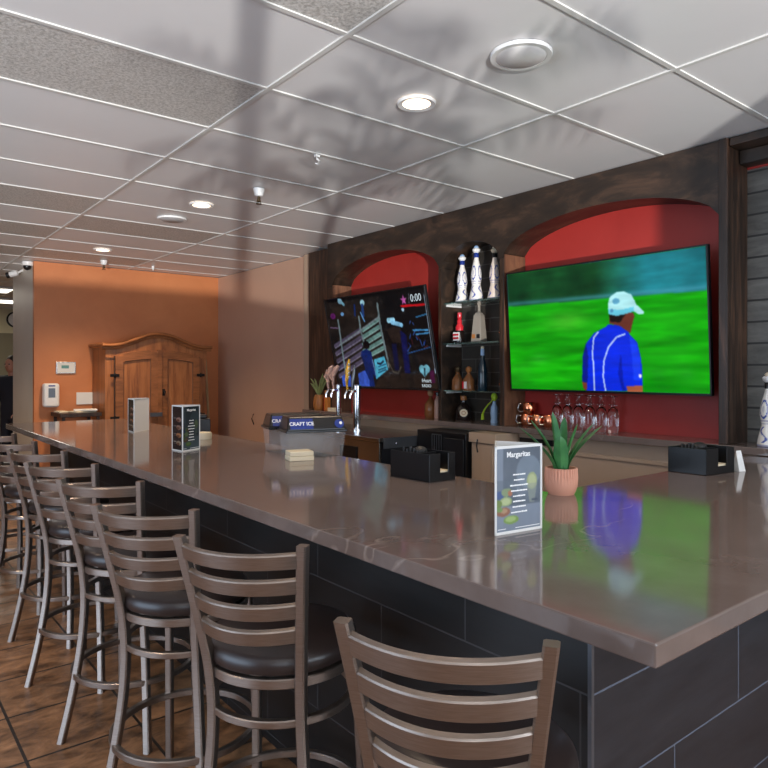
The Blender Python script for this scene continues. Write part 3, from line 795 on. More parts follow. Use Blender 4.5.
MB().sphere((0, 0, .138), .016).build('stopper', M['napkin'], t); MB().tube([(0, .02, .10), (0, .036, .075), (0, .018, .05)], .005).build('handle', M['copper'], t)
# shelf 3
def squat(loc, label, cap, lab=None, h=.185, w=.046):
    t = empty('squat_bottle', loc, 0, label, 'bottle')
    MB().lathe([(w, 0), (w * 1.03, .01), (w, .07 * h / .16), (w * .55, .095 * h / .16), (w * .32, .11 * h / .16), (w * .30, .125 * h / .16)], 20).build('body', M['amber'], t)
    MB().lathe([(w * .3, .12 * h / .16), (w * .48, .13 * h / .16), (w * .50, .150 * h / .16), (w * .2, h)], 16).build('stopper', cap, t)
    if lab: 
        MB().box(-w * 1.08, -w * .98, -.022, .022, .015, .068).build('label', M['white'], t); MB().box(-w * 1.12, -w * 1.07, .004, .022, .015, .068).build('label_panel', lab, t)
    return t
a = squat((3.745, 3.765, 1.300), 'round amber bottle with gold cords on the lowest glass shelf', M['brass_dark'])
MB().tube([(-.02, -.012, .125), (-.03, -.035, .12), (-.036, -.055, .095)], .004).build('cord', M['brass_dark'], a)
squat((3.745, 3.645, 1.300), 'amber bottle with orange cap and red and white label on the lowest glass shelf', M['orange_clay'], M['red_glass'])
t = bottle('tall_dark_bottle', 'tall dark teal bottle with a blue neck on the lowest glass shelf', (3.75, 3.505, 1.300), [(.038, 0), (.040, .01), (.038, .15), (.027, .21), (.018, .24), (.015, .27)], M['dark_glass'])
ZN = Matrix.Translation((0, 0, .03))
MB().lathe([(.0145, .235), (.016, .24), (.015, .285), (.012, .29)], 16, mx=ZN).build('neck_wrap', M['pale_blue'], t); MB().lathe([(.012, .288), (.014, .292), (.013, .305), (.0001, .308)], 14, mx=ZN).build('stopper', M['napkin'], t)
t = empty('small_clear_bottle', (3.78, 3.335, 1.300), 0, 'small clear bottle with copper collar at the right of the lowest glass shelf', 'bottle')
MB().lathe([(.022, 0), (.026, .02), (.024, .09), (.010, .12), (.008, .15)], 16).build('body', M['glass'], t)
MB().lathe([(.026, .04), (.027, .055), (.026, .06)], 16, cap=False).build('collar', M['copper'], t); MB().lathe([(.009, .148), (.011, .152), (.010, .19), (.0001, .192)], 12).build('stopper', M['cork'], t)
# on the stone shelf
t = bottle('gourd_bottle', 'tan gourd-shaped bottle on the stone shelf left of the niche', (3.80, 4.14, SH), [(.034, 0), (.042, .012), (.040, .075), (.022, .10), (.012, .115), (.012, .125)], M['amber'])
MB().sphere((0, 0, .142), .021).build('stopper', M['cork'], t)
t = bottle('tall_pink_bottle', 'slim pinkish bottle beside the gourd bottle on the stone shelf', (3.78, 4.035, SH), [(.022, 0), (.024, .01), (.023, .115), (.012, .135), (.010, .15)], M['flesh'])
MB().lathe([(.011, .148), (.013, .15), (.012, .17), (.0001, .172)], 12).build('stopper', M['blackbrown_glass'], t)
t = bottle('dark_bottle', 'squat dark bottle with a round cream label in the niche', (3.80, 3.755, SH), [(.052, 0), (.056, .012), (.054, .085), (.030, .115), (.018, .128), (.017, .142)], M['blackbrown_glass'])
MB().lathe([(.017, .14), (.023, .145), (.022, .172), (.0001, .176)], 16).build('stopper', M['orange_clay'], t)
MXL = frame((-.0405, -.0405, .055), (1, -1, 0), (0, 0, 1))
MB().lathe([(.0001, 0), (.027, 0), (.027, .002), (.0001, .002)], 24, mx=MXL).build('label', M['napkin'], t)
MB().lathe([(.010, .0021), (.014, .0021), (.014, .003), (.010, .003)], 24, cap=False, mx=MXL).build('label_ring', M['orange_clay'], t)
t = bottle('blue_white_bottle', 'blue and white bottle tied with a lime green ribbon in the niche', (3.76, 3.395, SH), [(.024, 0), (.026, .01), (.022, .03), (.026, .06), (.024, .10), (.012, .125), (.012, .14)], M['pale_blue'])
MB().tube([(-.005, 0, .16), (-.022, .012, .135), (-.026, .035, .115), (-.03, .062, .085), (-.03, .078, .055), (-.028, .082, .02)], [.011, .011, .009, .009, .011, .012], rz=.004).build('ribbon', M['lime'], t)
MB().sphere((0, 0, .168), .022, sz=1.2).build('stopper', M['lime'], t)

for q in bpy.data.objects:
    if q.parent is None and q.name.startswith(('gourd_bottle', 'tall_pink', 'dark_bottle', 'blue_white')):
        q.scale = {'g': (1.25, 1.25, 1.45), 't': (1.1, 1.1, 1.25), 'd': (1.15, 1.15, 1.12), 'b': (1.1, 1.1, 1.17)}[q.name[0]]
# copper mugs
def mug():
    t = empty('copper_mug', (0, 0, 0), 0, '', 'mug', 'hammered copper mugs on the stone shelf')
    MB().lathe([(.030, 0), (.038, .015), (.041, .035), (.038, .056), (.032, .070), (.029, .070), (.035, .055), (.038, .035), (.034, .014), (.0001, .006)], 28).build('bowl', M['copper'], t)
    MB().tube([(0, .036, .058), (0, .060, .060), (0, .066, .035), (0, .060, .012), (0, .036, .014)], .004).build('handle', M['steel'], t)
    return t
mg = mug(); first = True
for x, y, z, l in ((3.81, 3.130, SH, 'leftmost copper mug of the bottom row on the stone shelf'), (3.81, 3.030, SH, 'middle copper mug of the bottom row on the stone shelf'),
                   (3.81, 2.930, SH, 'rightmost copper mug of the bottom row on the stone shelf'), (3.81, 3.112, SH + .0825, 'copper mug stacked on top of the bottom row of mugs')):
    o = mg if first else copy_tree(mg); first = False
    o.location = (x - .005, y - .008, z); o['label'] = l; o.scale = (1.17, 1.17, 1.17); o.rotation_euler = (0, 0, R(35 if z == SH else 40))
# upturned glasses
def glassware():
    t = empty('upturned_glass', (0, 0, 0), 0, '', 'glass', 'upturned footed glasses in a row')
    MB().lathe([(.031, 0), (.035, .03), (.038, .09), (.037, .125), (.028, .155), (.012, .170), (.012, .176), (.030, .179), (.030, .184), (.010, .188), (.015, .205), (.008, .222), (.010, .236), (.034, .242), (.034, .246), (.0001, .246)], 28, cap=False).build('bowl', M['glass'], t)
    return t
gl = glassware(); ords = ['first', 'second', 'third', 'fourth', 'fifth', 'sixth']
for k in range(6):
    o = gl if k == 0 else copy_tree(gl)
    o.location = (3.775, 2.838 - k * 0.086, SH); o.scale = (.93, .93, .95); o['label'] = '%s upturned clear glass from the left below the golf television' % ords[k]

# pineapple-like clay vase with agave leaves etc. at the left end of the shelf
t = empty('clay_planter', (3.640, 5.60, SH), 0, 'orange clay vase with pale agave leaves at the far end of the stone shelf', 'plant')
MB().lathe([(.045, 0), (.056, .03), (.060, .08), (.052, .13), (.040, .155), (.036, .15), (.0001, .14)], 24).build('vase', M['orange_clay'], t)
lf = MB()
for k in range(11):
    a = k * 2.4; ln = .13 + .05 * (k % 3); rr = .05 + .018 * (k % 4)
    c, s_ = math.cos(a), math.sin(a)
    lf.tube([(0, 0, .14), (c * rr * .5, s_ * rr * .5, .14 + ln * .5), (c * rr, s_ * rr, .14 + ln * .85), (c * rr * 1.3, s_ * rr * 1.3, .14 + ln)], [.010, .012, .008, .001], 6)
lf.build('leaves', M['agave'], t)
tag(MB().box(3.62, 3.66, 5.42, 5.48, SH, SH + .135).build('orange_carton', M['orange_box'], bevel=.002), 'slim orange carton beside the clay vase on the stone shelf', 'box')
tag(MB().box(3.59, 3.66, 5.24, 5.38, SH, SH + .038).build('folded_cloth', M['napkin'], bevel=.006), 'low cream block at the front of the stone shelf by the orange carton', 'box')
t = bottle('hot_sauce_bottle', 'small bottle with an orange cap behind the orange carton', (3.66, 5.51, SH), [(.02, 0), (.022, .01), (.021, .12), (.009, .15), (.009, .17)], M['red_glass'])
MB().lathe([(.010, .168), (.013, .17), (.012, .20), (.0001, .202)], 12).build('stopper', M['orange_box'], t)

# ------------------------------------------------------------------ beer cooler with towers
t = empty('beer_cooler', (0, 0, 0), 0, 'stainless steel beer cooler with black side panel behind the bar', 'cooler')
CZ = 0.95
MB().box(3.10, 3.66, 3.92, 5.60, 0.0, CZ - .03).build('body', M['cooler_side'], t)
MB().box(3.06, 3.67, 3.90, 5.62, CZ - .03, CZ).build('worktop', M['steel'], t, .004)
MB().box(3.08, 3.10, 3.92, 5.60, 0.1, CZ - .035).build('door', M['steel'], t, .003)
MB().box(3.07, 3.0795, 4.20, 4.42, .72, .86).build('handle_recess', M['black'], t)
MB().box(3.10, 3.67, 3.89, 3.899, CZ - .08, CZ - .002).build('side_band', M['cooler_band'], t)
for q in (3.22, 3.48): MB().sphere((q, 3.888, CZ - .045), .008).build('bolt', M['chrome'], t)
def tower(x, y, label, hs, cr=.034):
    t = empty('beer_tower', (x, y, CZ), 0, label, 'beer tap', 'steel beer towers on the cooler')
    MB().lathe([(.055, 0), (.055, .012), (cr, .016), (cr, .34), (cr + .004, .345), (cr + .004, .375), (cr - .006, .385), (.0001, .388)], 28).build('column', M['chrome'], t)
    for k, (dy, kind) in enumerate(hs):
        b = MB().tube([(-.03, dy * .4, .33), (-.085, dy, .335), (-.11, dy, .30), (-.112, dy, .27)], [.012, .012, .010, .008])
        b.build('faucet', M['chrome'], t)
        h = MB(); m = M['flesh']
        if kind == 'leg':
            h.tube([(-.085, dy, .345), (-.088, dy + .004, .40), (-.080, dy + .012, .46), (-.06, dy + .0, .52), (-.045, dy - .018, .545)], [.010, .014, .018, .024, .014], 12)
            h.tube([(-.09, dy, .40), (-.105, dy + .03, .455), (-.08, dy + .02, .51)], [.006, .010, .012], 10)
        elif kind == 'star':
            m = [M['yellow'], M['white']]
            h.tube([(-.085, dy, .345), (-.086, dy + .006, .42), (-.078, dy, .50), (-.070, dy - .004, .60)], [.010, .014, .024, .008], 12)
            for q in range(4): h.tube([(-.078, dy - .01, .44 + q * .035), (-.10, dy - .045, .455 + q * .035)], [.008, .005], 8, mi=1)
        else:
            m = M['cooler_band']
            h.tube([(-.085, dy, .345), (-.085, dy - .004, .42), (-.075, dy - .008, .50), (-.072, dy - .008, .545)], [.009, .016, .014, .006], 12)
        h.build('tap_handle', m, t)
    return t
tower(3.34, 4.557, 'steel beer tower with a yellow tap handle, nearer of the two', [(.02, 'star'), (-.055, 'dark')])
tower(3.36, 4.86, 'steel beer tower with dusty pink tap handles, farther of the two', [(.03, 'leg'), (-.05, 'leg')], .022)

# things under the shelf beside the cooler
t = empty('undercounter_fridge', (0, 0, 0), 0, 'black under-shelf fridge beside the beer cooler behind the bar', 'fridge')
MB().box(3.42, 3.685, 3.36, 3.88, 0, 1.0).build('body', M['black'], t, .004)
MB().box(3.405, 3.418, 3.37, 3.57, .1, .96).build('door', M['cooler_side'], t, .003)
fw = MB()
for q in range(5): fw.box(3.40, 3.406, 3.59 + q * .025, 3.594 + q * .025, .70, .98)
for q in (.70, .84, .975): fw.box(3.40, 3.406, 3.59, 3.694, q, q + .006)
fw.build('grille', M['cooler_band'], t)
t = empty('steel_cabinet', (0, 0, 0), 0, 'plain beige cabinet pillar under the back bar shelf, right of the black fridge', 'cabinet')
MB().box(3.46, 3.688, 3.14, 3.34, 0, .94).build('body', M['beige'], t, .004)
MB().box(3.445, 3.688, 3.10, 3.355, .945, 1.015).build('top_rail', M['beige'], t, .004)
MB().box(3.452, 3.4595, 3.15, 3.24, .08, .92).build('door', M['beige'], t, .003)
MB().tube([(3.44, 3.262, .97), (3.43, 3.262, .93), (3.44, 3.262, .88)], .006).build('latch', M['black'], t)
tag(MB().box(3.672, 3.689, 2.80, 3.08, .945, .985).build('vent_slot', M['black']), 'narrow black slot in the beige wall under the shelf', 'vent')
tag(MB().tube([(3.83, 8.0, 0.93), (3.80, 8.0, 1.0), (3.825, 8.0, 1.06)], .006).build('wall_hook', M['iron'], loc=(0, -0.66, -0.13)), 'small black hook on the tan wall panel above the counter', 'hook')

# ------------------------------------------------------------------ things on the counter
# ice caddies
def ice_caddy(loc, rz, label):
    t = empty('garnish_caddy', loc, rz, label, 'container', 'clear caddies with black lids and blue labels')
    L, D, H = .15, .095, .125
    o_ = MB()
    def taper(b, L0, D0, L1, D1, z0, z1, cap=True):
        vs = [(-L0, -D0, z0), (L0, -D0, z0), (L0, D0, z0), (-L0, D0, z0), (-L1, -D1, z1), (L1, -D1, z1), (L1, D1, z1), (-L1, D1, z1)]
        fs = [(0, 1, 5, 4), (1, 2, 6, 5), (2, 3, 7, 6), (3, 0, 4, 7), (3, 2, 1, 0)]
        if cap: fs.append((4, 5, 6, 7))
        b.add(vs, fs); return b
    # double-walled clear tub
    taper(o_, L - .012, D - .012, L, D, 0, H, False)
    vi = taper(MB(), L - .016, D - .016, L - .004, D - .004, .005, H, False)
    n0 = len(o_.v); o_.add(vi.v, vi.f)
    o_.add([], []); o_.f += [(4, 5, n0 + 5, n0 + 4), (5, 6, n0 + 6, n0 + 5), (6, 7, n0 + 7, n0 + 6), (7, 4, n0 + 4, n0 + 7)]
    o_.sm += [False] * 4; o_.mi += [0] * 4
    o_.build('tub', M['clear_plastic'], t)
    MB().box(-L - .008, L + .008, -D - .008, D + .008, H, H + .012).build('rim', M['black'], t, .003)
    l = taper(MB(), L + .002, D + .002, L - .012, D - .03, H + .012, H + .078)
    l.build('lid', M['black'], t, .006)
    # labels lie on the sloped front
    up = Vector((0, .032, .066)); fx = frame((-.068, -D - .0008 - .0005, H + .018), (1, 0, 0), up)
    MB().box(-.066, .050, 0, .055, 0, .0015, mx=fx).build('label', M['blue_label'], t)
    text('CRAFT ICE', .026, M['white_letter'], t, fx @ Matrix.Translation((-.008, .027, .0018)), name='lettering', bold=.0004)
    fx2 = frame((.118, -D - .0013, H + .018), (1, 0, 0), up)
    MB().lathe([(.0001, 0), (.024, 0), (.024, .0015), (.0001, .0015)], 24, mx=fx2 @ Matrix.Translation((0, .025, 0))).build('label', M['blue_label'], t)
    MB().lathe([(.0001, .0016), (.008, .0016), (.008, .0024), (.0001, .0024)], 16, mx=fx2 @ Matrix.Translation((.008, .028, 0))).build('label_dot', M['white'], t)
    return t
ice_caddy((1.838, 2.895, CT), R(-17), 'nearer clear caddy with black lid and blue label on the counter')
ice_caddy((1.872, 3.13, CT), R(-17), 'farther clear caddy with black lid and blue label, mostly hidden')
tag(MB().box(-.06, .06, -.05, .05, 0, .022).box(-.058, .058, -.049, .049, .023, .045).build('napkin_stack', M['napkin'], bevel=.003, loc=(1.700, 2.79, CT)), 'small cream napkin stack in front of the clear caddies', 'napkins').rotation_euler = (0, 0, R(-17))
# far items behind the middle menu
t = empty('napkin_box', (1.89, 4.42, CT), R(-20), 'dark box standing behind the middle menu stand', 'box')
MB().box(-.07, .07, -.05, .05, 0, .10).build('body', M['cooler_side'], t, .006); MB().box(-.04, .05, -.03, .03, .10, .13).build('contents', M['black'], t, .01)
tag(MB().lathe([(.0001, 0), (.06, 0), (.062, .01), (.062, .03), (.058, .04), (.0001, .04)], 32).build('coaster_stack', M['napkin'], loc=(1.745, 4.045, CT)), 'round cream coaster stack beside the dark box on the counter', 'coasters')

# bar caddies (black organisers)
def bar_caddy(c, rz, label, extra=0):
    """c = near bottom corner; local x = left side direction length a, y = right side length b"""
    t = empty('bar_caddy', c, rz, label, 'bar caddy', 'black bar caddies on the counter')
    return t
def build_caddy(c, la, lb, label, H=.108):
    """la: vector from near corner along the long face to the left, lb: vector to the right along the notched face"""
    la, lb = Vector((*la, 0)), Vector((*lb, 0)); A, B = la.length, lb.length
    u, v = la.normalized(), lb.normalized()
    mx = Matrix(((u.x, v.x, 0, 0), (u.y, v.y, 0, 0), (0, 0, 1, 0), (0, 0, 0, 1)))
    t = empty('bar_caddy', c, 0, label, 'bar caddy', 'black bar caddies on the counter')
    w_ = .004; b = MB()
    b.box(0, A, 0, B, 0, w_, mx=mx)                       # floor
    b.box(0, A, 0, w_, 0, H, mx=mx)                       # long face
    b.box(0, A, B - w_, B, 0, H, mx=mx)                   # far long face
    b.box(A - w_, A, 0, B, 0, H, mx=mx)
    b.box(0, w_, 0, B * .42, 0, H, mx=mx); b.box(0, w_, B * .72, B, 0, H, mx=mx); b.box(0, w_, B * .40, B * .74, 0, H * .30, mx=mx)
    b.box(A * .45, A * .45 + w_, 0, B, 0, H * .95, mx=mx); b.box(A * .45, A, B * .5, B * .5 + w_, 0, H * .9, mx=mx)
    b.build('tray', M['black'], t, .0015)
    s = MB()
    s.box(A * .05, A * .42, B * .10, B * .9, w_, H * .35, mx=mx)
    s.build('napkins', M['napkin'], t, .004)
    k = MB()
    for q in range(5): k.tube([mx @ Vector((A * (.52 + .08 * q), B * .3, w_)), mx @ Vector((A * (.50 + .09 * q), B * .32, H * (1.04 + .05 * (q % 3))))], .006)
    k.sphere(mx @ Vector((A * .7, B * .72, H * .93)), .030, sz=.7)
    k.build('lids_and_picks', M['black_matte'], t)
    return t
build_caddy((1.742, 1.905, CT), (-.01, .225), (.135, -.005), 'black bar caddy on the counter beside the middle of the bar')
build_caddy((2.738, 1.318, CT), (0.0, .165), (.205, -.02), 'black bar caddy at the right, in front of the golf television')
tb_ = empty('tent_card', (2.995, 1.300, CT), R(-15), 'small white tent card right of the black bar caddy', 'card')
MB().add([(-.024, -.02, 0), (.014, -.02, 0), (.010, 0, .088), (-.020, 0, .088), (-.024, .02, 0), (.014, .02, 0)], [(0, 1, 2, 3), (4, 5, 2, 3), (0, 3, 4), (1, 2, 5)]).build('card', M['white'], tb_, .001)
# aloe
t = empty('potted_aloe', (1.948, 1.447, CT), 0, 'small aloe in a ribbed pink terracotta pot on the counter', 'plant')
n = 96; vs = []; fs = []
pr = [(.044, 0), (.050, .012), (.055, .028), (.0565, .040), (.0560, .060), (.0545, .082), (.054, .092), (.049, .092), (.048, .080)]
pp = MB()
for j, (r, z) in enumerate(pr):
    for i in range(n):
        a = 2 * math.pi * i / n
        rib = (0.0016 * (1 if (i % 3) else -1.2)) if 3 < j < 7 else 0
        vs.append(((r + rib) * math.cos(a), (r + rib) * math.sin(a), z))
for j in range(len(pr) - 1):
    for i in range(n): fs.append((j * n + i, j * n + (i + 1) % n, (j + 1) * n + (i + 1) % n, (j + 1) * n + i))
fs.append(tuple(reversed(range(n))))
pp.add(vs, fs, True).build('pot', M['terra'], t)
MB().lathe([(.0001, .080), (.0485, .080), (.0485, .082), (.0001, .086)], 24).build('soil', M['soil'], t)
# leaves: directions given as (sideways, away, height); sideways is the picture's right at this spot
sd = Vector((math.sin(R(51.44)), -math.cos(R(51.44)), 0)); fw_ = Vector((math.cos(R(51.44)), math.sin(R(51.44)), 0))
for (sx_, fw, hh, wd) in ((-.145, .00, .150, .015), (-.10, .03, .175, .015), (-.035, -.02, .205, .017), (.02, .03, .185, .014), (.055, -.01, .165, .015), (.115, .00, .165, .014), (.15, .02, .155, .015), (-.015, -.045, .125, .022)):
    tip = sd * sx_ + fw_ * fw; base = tip * .12; N = 9
    L = MB(); vs = []; fs = []
    side = tip.cross(Vector((0, 0, 1))).normalized(); out = tip.normalized()
    for k in range(N):
        q = k / (N - 1); hz = q ** 1.35
        c = base * (1 - q) + tip * (hz * .9 + q * .1); c = Vector((c.x, c.y, .082 + (hh) * (q ** .85)))
        wv = 1.28 * wd * (0.75 + 1.0 * q) * (1 - q) ** .55 + .0008
        if q < .05: wv = wd * .95
        th = wv * .38
        vs += [c - side * wv, c - out * th * .5 + Vector((0, 0, th * .1)), c + side * wv, c + out * th * 1.3]
    for k in range(N - 1):
        for i in range(4): fs.append((k * 4 + i, k * 4 + (i + 1) % 4, (k + 1) * 4 + (i + 1) % 4, (k + 1) * 4 + i))
    fs += [(3, 2, 1, 0), tuple(range((N - 1) * 4, N * 4))]
    L.add(vs, fs, True).build('leaf', M['leaf'], t)

# menu stands: three-sided printed card in white frames
CARD = vmat('printed_menu_card', 0.0, 0.25)
def marg_canvas(dark):
    c = Canvas(84, 120, (0.42, 0.47, 0.53))
    n = c.fbm(4, 5, 21)
    c.a = np.stack([.36 + .2 * (n - .4), .41 + .2 * (n - .4), .47 + .22 * (n - .4)], -1)
    c.put((c.X < .14), (0.50, 0.55, 0.63), .8); c.put((c.X > .14) & (c.Y < .38), (0.33, 0.37, 0.43), .5)
    c.ell(.72, .30, .28, .20, (0.52, 0.60, 0.68), .5)
    c.put(c.Y > .70, (0.52, 0.57, 0.65), .8)
    c.put((c.X < .45) & (c.Y > .38) & (c.Y < .66), (0.30, 0.36, 0.42), .35)
    c.ell(.80, .42, .12, .105, (0.62, 0.68, 0.45)); c.ell(.80, .42, .09, .08, (0.70, 0.74, 0.52)); c.poly([(.68, .45), (.92, .45), (.86, .68), (.74, .68)], (0.58, 0.62, 0.55), .6)
    c.ell(.06, .56, .10, .05, (0.24, 0.34, 0.58)); c.ell(.22, .53, .12, .05, (0.52, 0.60, 0.42)); c.ell(.30, .545, .05, .035, (0.72, 0.42, 0.28))
    c.ell(.20, .64, .14, .055, (0.60, 0.68, 0.42)); c.ell(.20, .64, .10, .04, (0.70, 0.76, 0.52)); c.ell(.02, .66, .10, .05, (0.45, 0.55, 0.25))
    c.ell(.14, .76, .16, .055, (0.62, 0.38, 0.28)); c.ell(.16, .75, .08, .03, (0.72, 0.55, 0.40)); c.ell(.06, .73, .07, .03, (0.45, 0.60, 0.30))
    c.ell(.32, .865, .17, .050, (0.50, 0.66, 0.28)); c.ell(.31, .857, .12, .034, (0.64, 0.76, 0.42)); c.ell(.86, .655, .08, .014, (0.28, 0.32, 0.40))
    c.a = c.a * .72 + c.a.mean(2, keepdims=True) * .22
    if dark: c.a = c.a * np.array([.42, .46, .46]) * (1 + .3 * c.Y[..., None])
    c.blur(1)
    return c
def food_canvas():
    c = Canvas(60, 110, (0.16, 0.13, 0.13))
    for k, col in enumerate(((0.55, 0.42, 0.38), (0.50, 0.38, 0.33), (0.60, 0.40, 0.26), (0.52, 0.46, 0.38))):
        y = .30 + k * .18; c.ell(.66, y, .26, .055, col); c.ell(.60, y + .02, .16, .03, (0.35, 0.22, 0.16))
        c.line([(.12, y - .03), (.40, y - .03)], .012, (0.7, 0.65, 0.6)); c.line([(.12, y + .01), (.36, y + .01)], .007, (0.5, 0.45, 0.42))
    c.blur(1); return c
def menu(a, b, c, H, label, title, faces):
    """a, b, c: the three standing corners on the counter, a->b facing the camera"""
    t = empty('menu_stand', (*a, CT), 0, label, 'menu', 'three-sided menu stands on the counter')
    o3 = Vector((*a, 0)); a, b, c = Vector((0, 0, 0)), Vector((*b, 0)) - o3, Vector((*c, 0)) - o3
    edges = ((a, b, faces[0]), (c, a, faces[1]), (b, c, faces[2]))
    for (s, e, kind) in edges:
        fx = frame((s + e) / 2, e - s, (0, 0, 1)); ww = (e - s).length
        z = -0.001
        MB().box(-ww / 2 + .002, ww / 2 - .002, .001, H, -.004, z, mx=fx).build('card_panel', M['white'], t)
        if kind in ('drinks', 'drinks_dark'):
            picture('printed_face', marg_canvas(kind == 'drinks_dark'), ww - .014, H - .014, CARD, t, fx @ Matrix.Translation((0, .007, -.0004)))
            text(title, ww * .118, M['white_letter'], t, fx @ Matrix.Translation((0 if kind == 'drinks_dark' else -.002, H * .895, 0)), name='title_lettering', bold=ww * .002)
            g2 = MB()
            for k in range(8):
                wl = ww * (.13, .11, .19, .17, .13, .13, .14, .17)[k]
                y = H * (.665 - k * .0615); random.seed(k); x = -wl
                while x < wl:
                    q = random.uniform(.004, .009) * ww / .17; g2.box(x, min(x + q, wl), y - H * .0085, y + H * .0085 * random.uniform(.6, 1.1), 0, .0004, mx=fx); x += q + .0009
            g2.box(-ww * .44, -ww * .28, H * .055, H * .062, 0, .0004, mx=fx).box(-ww * .08, ww * .44, H * .052, H * .060, 0, .0004, mx=fx)
            g2.build('small_print', M['white_letter'], t)
        elif kind == 'food':
            picture('printed_face', food_canvas(), ww - .014, H - .014, CARD, t, fx @ Matrix.Translation((0, .007, -.0004)))
        fr = MB(); e_ = .0035
        for q in ((-ww / 2 + .001, ww / 2 - .001, 0, e_ * 1.6), (-ww / 2 + .001, ww / 2 - .001, H - e_, H), (-ww / 2 + .001, -ww / 2 + e_ + .001, 0, H), (ww / 2 - e_ - .001, ww / 2 - .001, 0, H)):
            fr.box(*q, -.001, .001, mx=fx)
        fr.build('frame', M['white'], t)
    return t
menu((1.313, 1.183), (1.481, 1.163), (1.434, 1.291), .232, 'nearest menu stand, reading Margaritas over limes, beside the potted aloe', 'Margaritas', ('drinks', 'blank', 'blank'))
menu((1.377, 3.444), (1.506, 3.516), (1.367, 3.567), .245, 'middle menu stand with a dark drinks page and photos of dishes', 'Margaritas', ('drinks_dark', 'food', 'blank'))
menu((1.536, 4.709), (1.700, 4.880), (1.554, 4.893), .235, 'farthest menu stand, its blank white side facing the camera', '', ('blank', 'food', 'blank'))

# ------------------------------------------------------------------ armoire and far wall
t = empty('pine_armoire', (0, 0, 0), 0, 'knotty pine armoire with two arched doors against the orange wall', 'armoire')
AX0, AX1, AY0, AY1 = 2.235, 3.43, 7.80, 8.34
AC = (AX0 + AX1) / 2; AHW = (AX1 - AX0) / 2
def crown(x):
    q = abs((x - AC) / AHW); return 1.725 + .145 * (0.5 + 0.5 * math.cos(math.pi * min(q / .93, 1.0)))
MB().box(AX0, AX1, AY0 + .03, AY1, .06, 1.60).build('body', M['pine'], t)
N = 30; top = MB(); vs = []; fs = []
for k in range(N + 1):
    x = AX0 + (AX1 - AX0) * k / N; z = crown(x)
    vs += [(x, AY0 + .012, 1.60), (x, AY0 + .012, z), (x, AY1, z), (x, AY1, 1.60)]
for k in range(N):
    a = k * 4; b = a + 4; fs += [(a, b, b + 1, a + 1), (a + 1, b + 1, b + 2, a + 2), (a + 2, b + 2, b + 3, a + 3)]
fs += [(0, 1, 2, 3), tuple(q + 4 * N for q in (3, 2, 1, 0))]
top.add(vs, fs).build('pediment', M['pine'], t)
cor = MB()
for off, r1_, dz in ((-.008, .014, -.014), (-.032, .020, .014)):
    pts = []
    for k in range(N + 1):
        x = AX0 - .05 + (AX1 - AX0 + .10) * k / N; pts.append((x, AY0 + off, crown(x) + dz))
    cor.tube(pts, r1_, rz=.020, n=10)
cor.tube([(AX0 - .025, AY0 - .01, 1.745), (AX0 - .025, AY1, 1.745)], .02, rz=.02, n=10)
cor.build('cornice', M['pine_dark'], t)
for q in (0, 1):
    x0, x1 = (AX0 + .10, AC - .012) if q == 0 else (AC + .012, AX1 - .10)
    hin = lambda x: 1.52 + .12 * math.sqrt(max(0, 1 - ((x - AC) / (AHW * .92)) ** 2)) * 1.0
    d = MB(); vs = []; fs = []; K = 16
    for k in range(K + 1):
        x = x0 + (x1 - x0) * k / K; vs += [(x, AY0, .15), (x, AY0, hin(x) + .055), (x, AY0 + .03, hin(x) + .055), (x, AY0 + .03, .15)]
    for k in range(K):
        a = 4 * k; b = a + 4; fs += [(a, b, b + 1, a + 1), (a + 1, b + 1, b + 2, a + 2)]
    fs += [(0, 1, 2, 3), tuple(w2 + 4 * K for w2 in (3, 2, 1, 0))]
    dd = d.add(vs, fs).build('door', M['pine'], t)
    # raised frame around the door panel
    fr = MB(); i0, i1 = x0 + .085, x1 - .085
    fr.box(x0, i0, AY0 - .020, AY0, .15, hin(x0 + .04) + .03); fr.box(i1, x1, AY0 - .020, AY0, .15, hin(x1 - .04) + .03)
    for k in range(12):
        xa = i0 + (i1 - i0) * k / 12; xb_ = i0 + (i1 - i0) * (k + 1) / 12
        za, zb = hin(xa) - .045, hin(xb_) - .045
        fr.add([(xa, AY0 - .02, za), (xb_, AY0 - .02, zb), (xb_, AY0 - .02, hin(xb_) + .05), (xa, AY0 - .02, hin(xa) + .05), (xa, AY0, za), (xb_, AY0, zb), (xb_, AY0, hin(xb_) + .05), (xa, AY0, hin(xa) + .05)],
               [(0, 1, 2, 3), (0, 4, 5, 1), (3, 2, 6, 7)])
    fr.build('door_frame', M['pine_dark'], dd)
    ol = MB(); ol.tube([(i0, AY0 - .003, .15)] + [(i0 + (i1 - i0) * k / 12, AY0 - .003, hin(i0 + (i1 - i0) * k / 12) - .047) for k in range(13)] + [(i1, AY0 - .003, .15)], .007)
    ol.build('panel_bead', M['jamb_wood'], dd)  # brown outline drawn in place of shade around the recessed panel
    MB().box(x0 - .009, x0 - .001, AY0 - .004, AY0 + .02, .15, hin(x0) + .05).box(x1 + .001, x1 + .009, AY0 - .004, AY0 + .02, .15, hin(x1) + .05).build('door_gap', M['dark_wood'], dd)  # dark strips standing in for the shade inside the door gaps
    xh = x0 - .01 if q == 0 else x1 + .01
    for z in (1.40, .92): MB().box(xh - .05, xh + .05, AY0 - .026, AY0 - .018, z - .016, z + .016).sphere((xh, AY0 - .024, z), .014, sz=2).build('hinge', M['iron'], dd)
MB().box(AC - .02, AC + .03, AY0 - .03, AY0, .2, 1.70).build('centre_stile', M['pine_dark'], t)
MB().box(AC + .035, AC + .06, AY0 - .034, AY0 - .0, 1.16, 1.24).sphere((AC + .047, AY0 - .05, 1.20), .016).build('latch', M['iron'], t)
MB().box(AC - .12, AC + .02, AY0 - .06, AY0 - .031, .92, .965).build('latch_bar', M['cooler_band'], t)
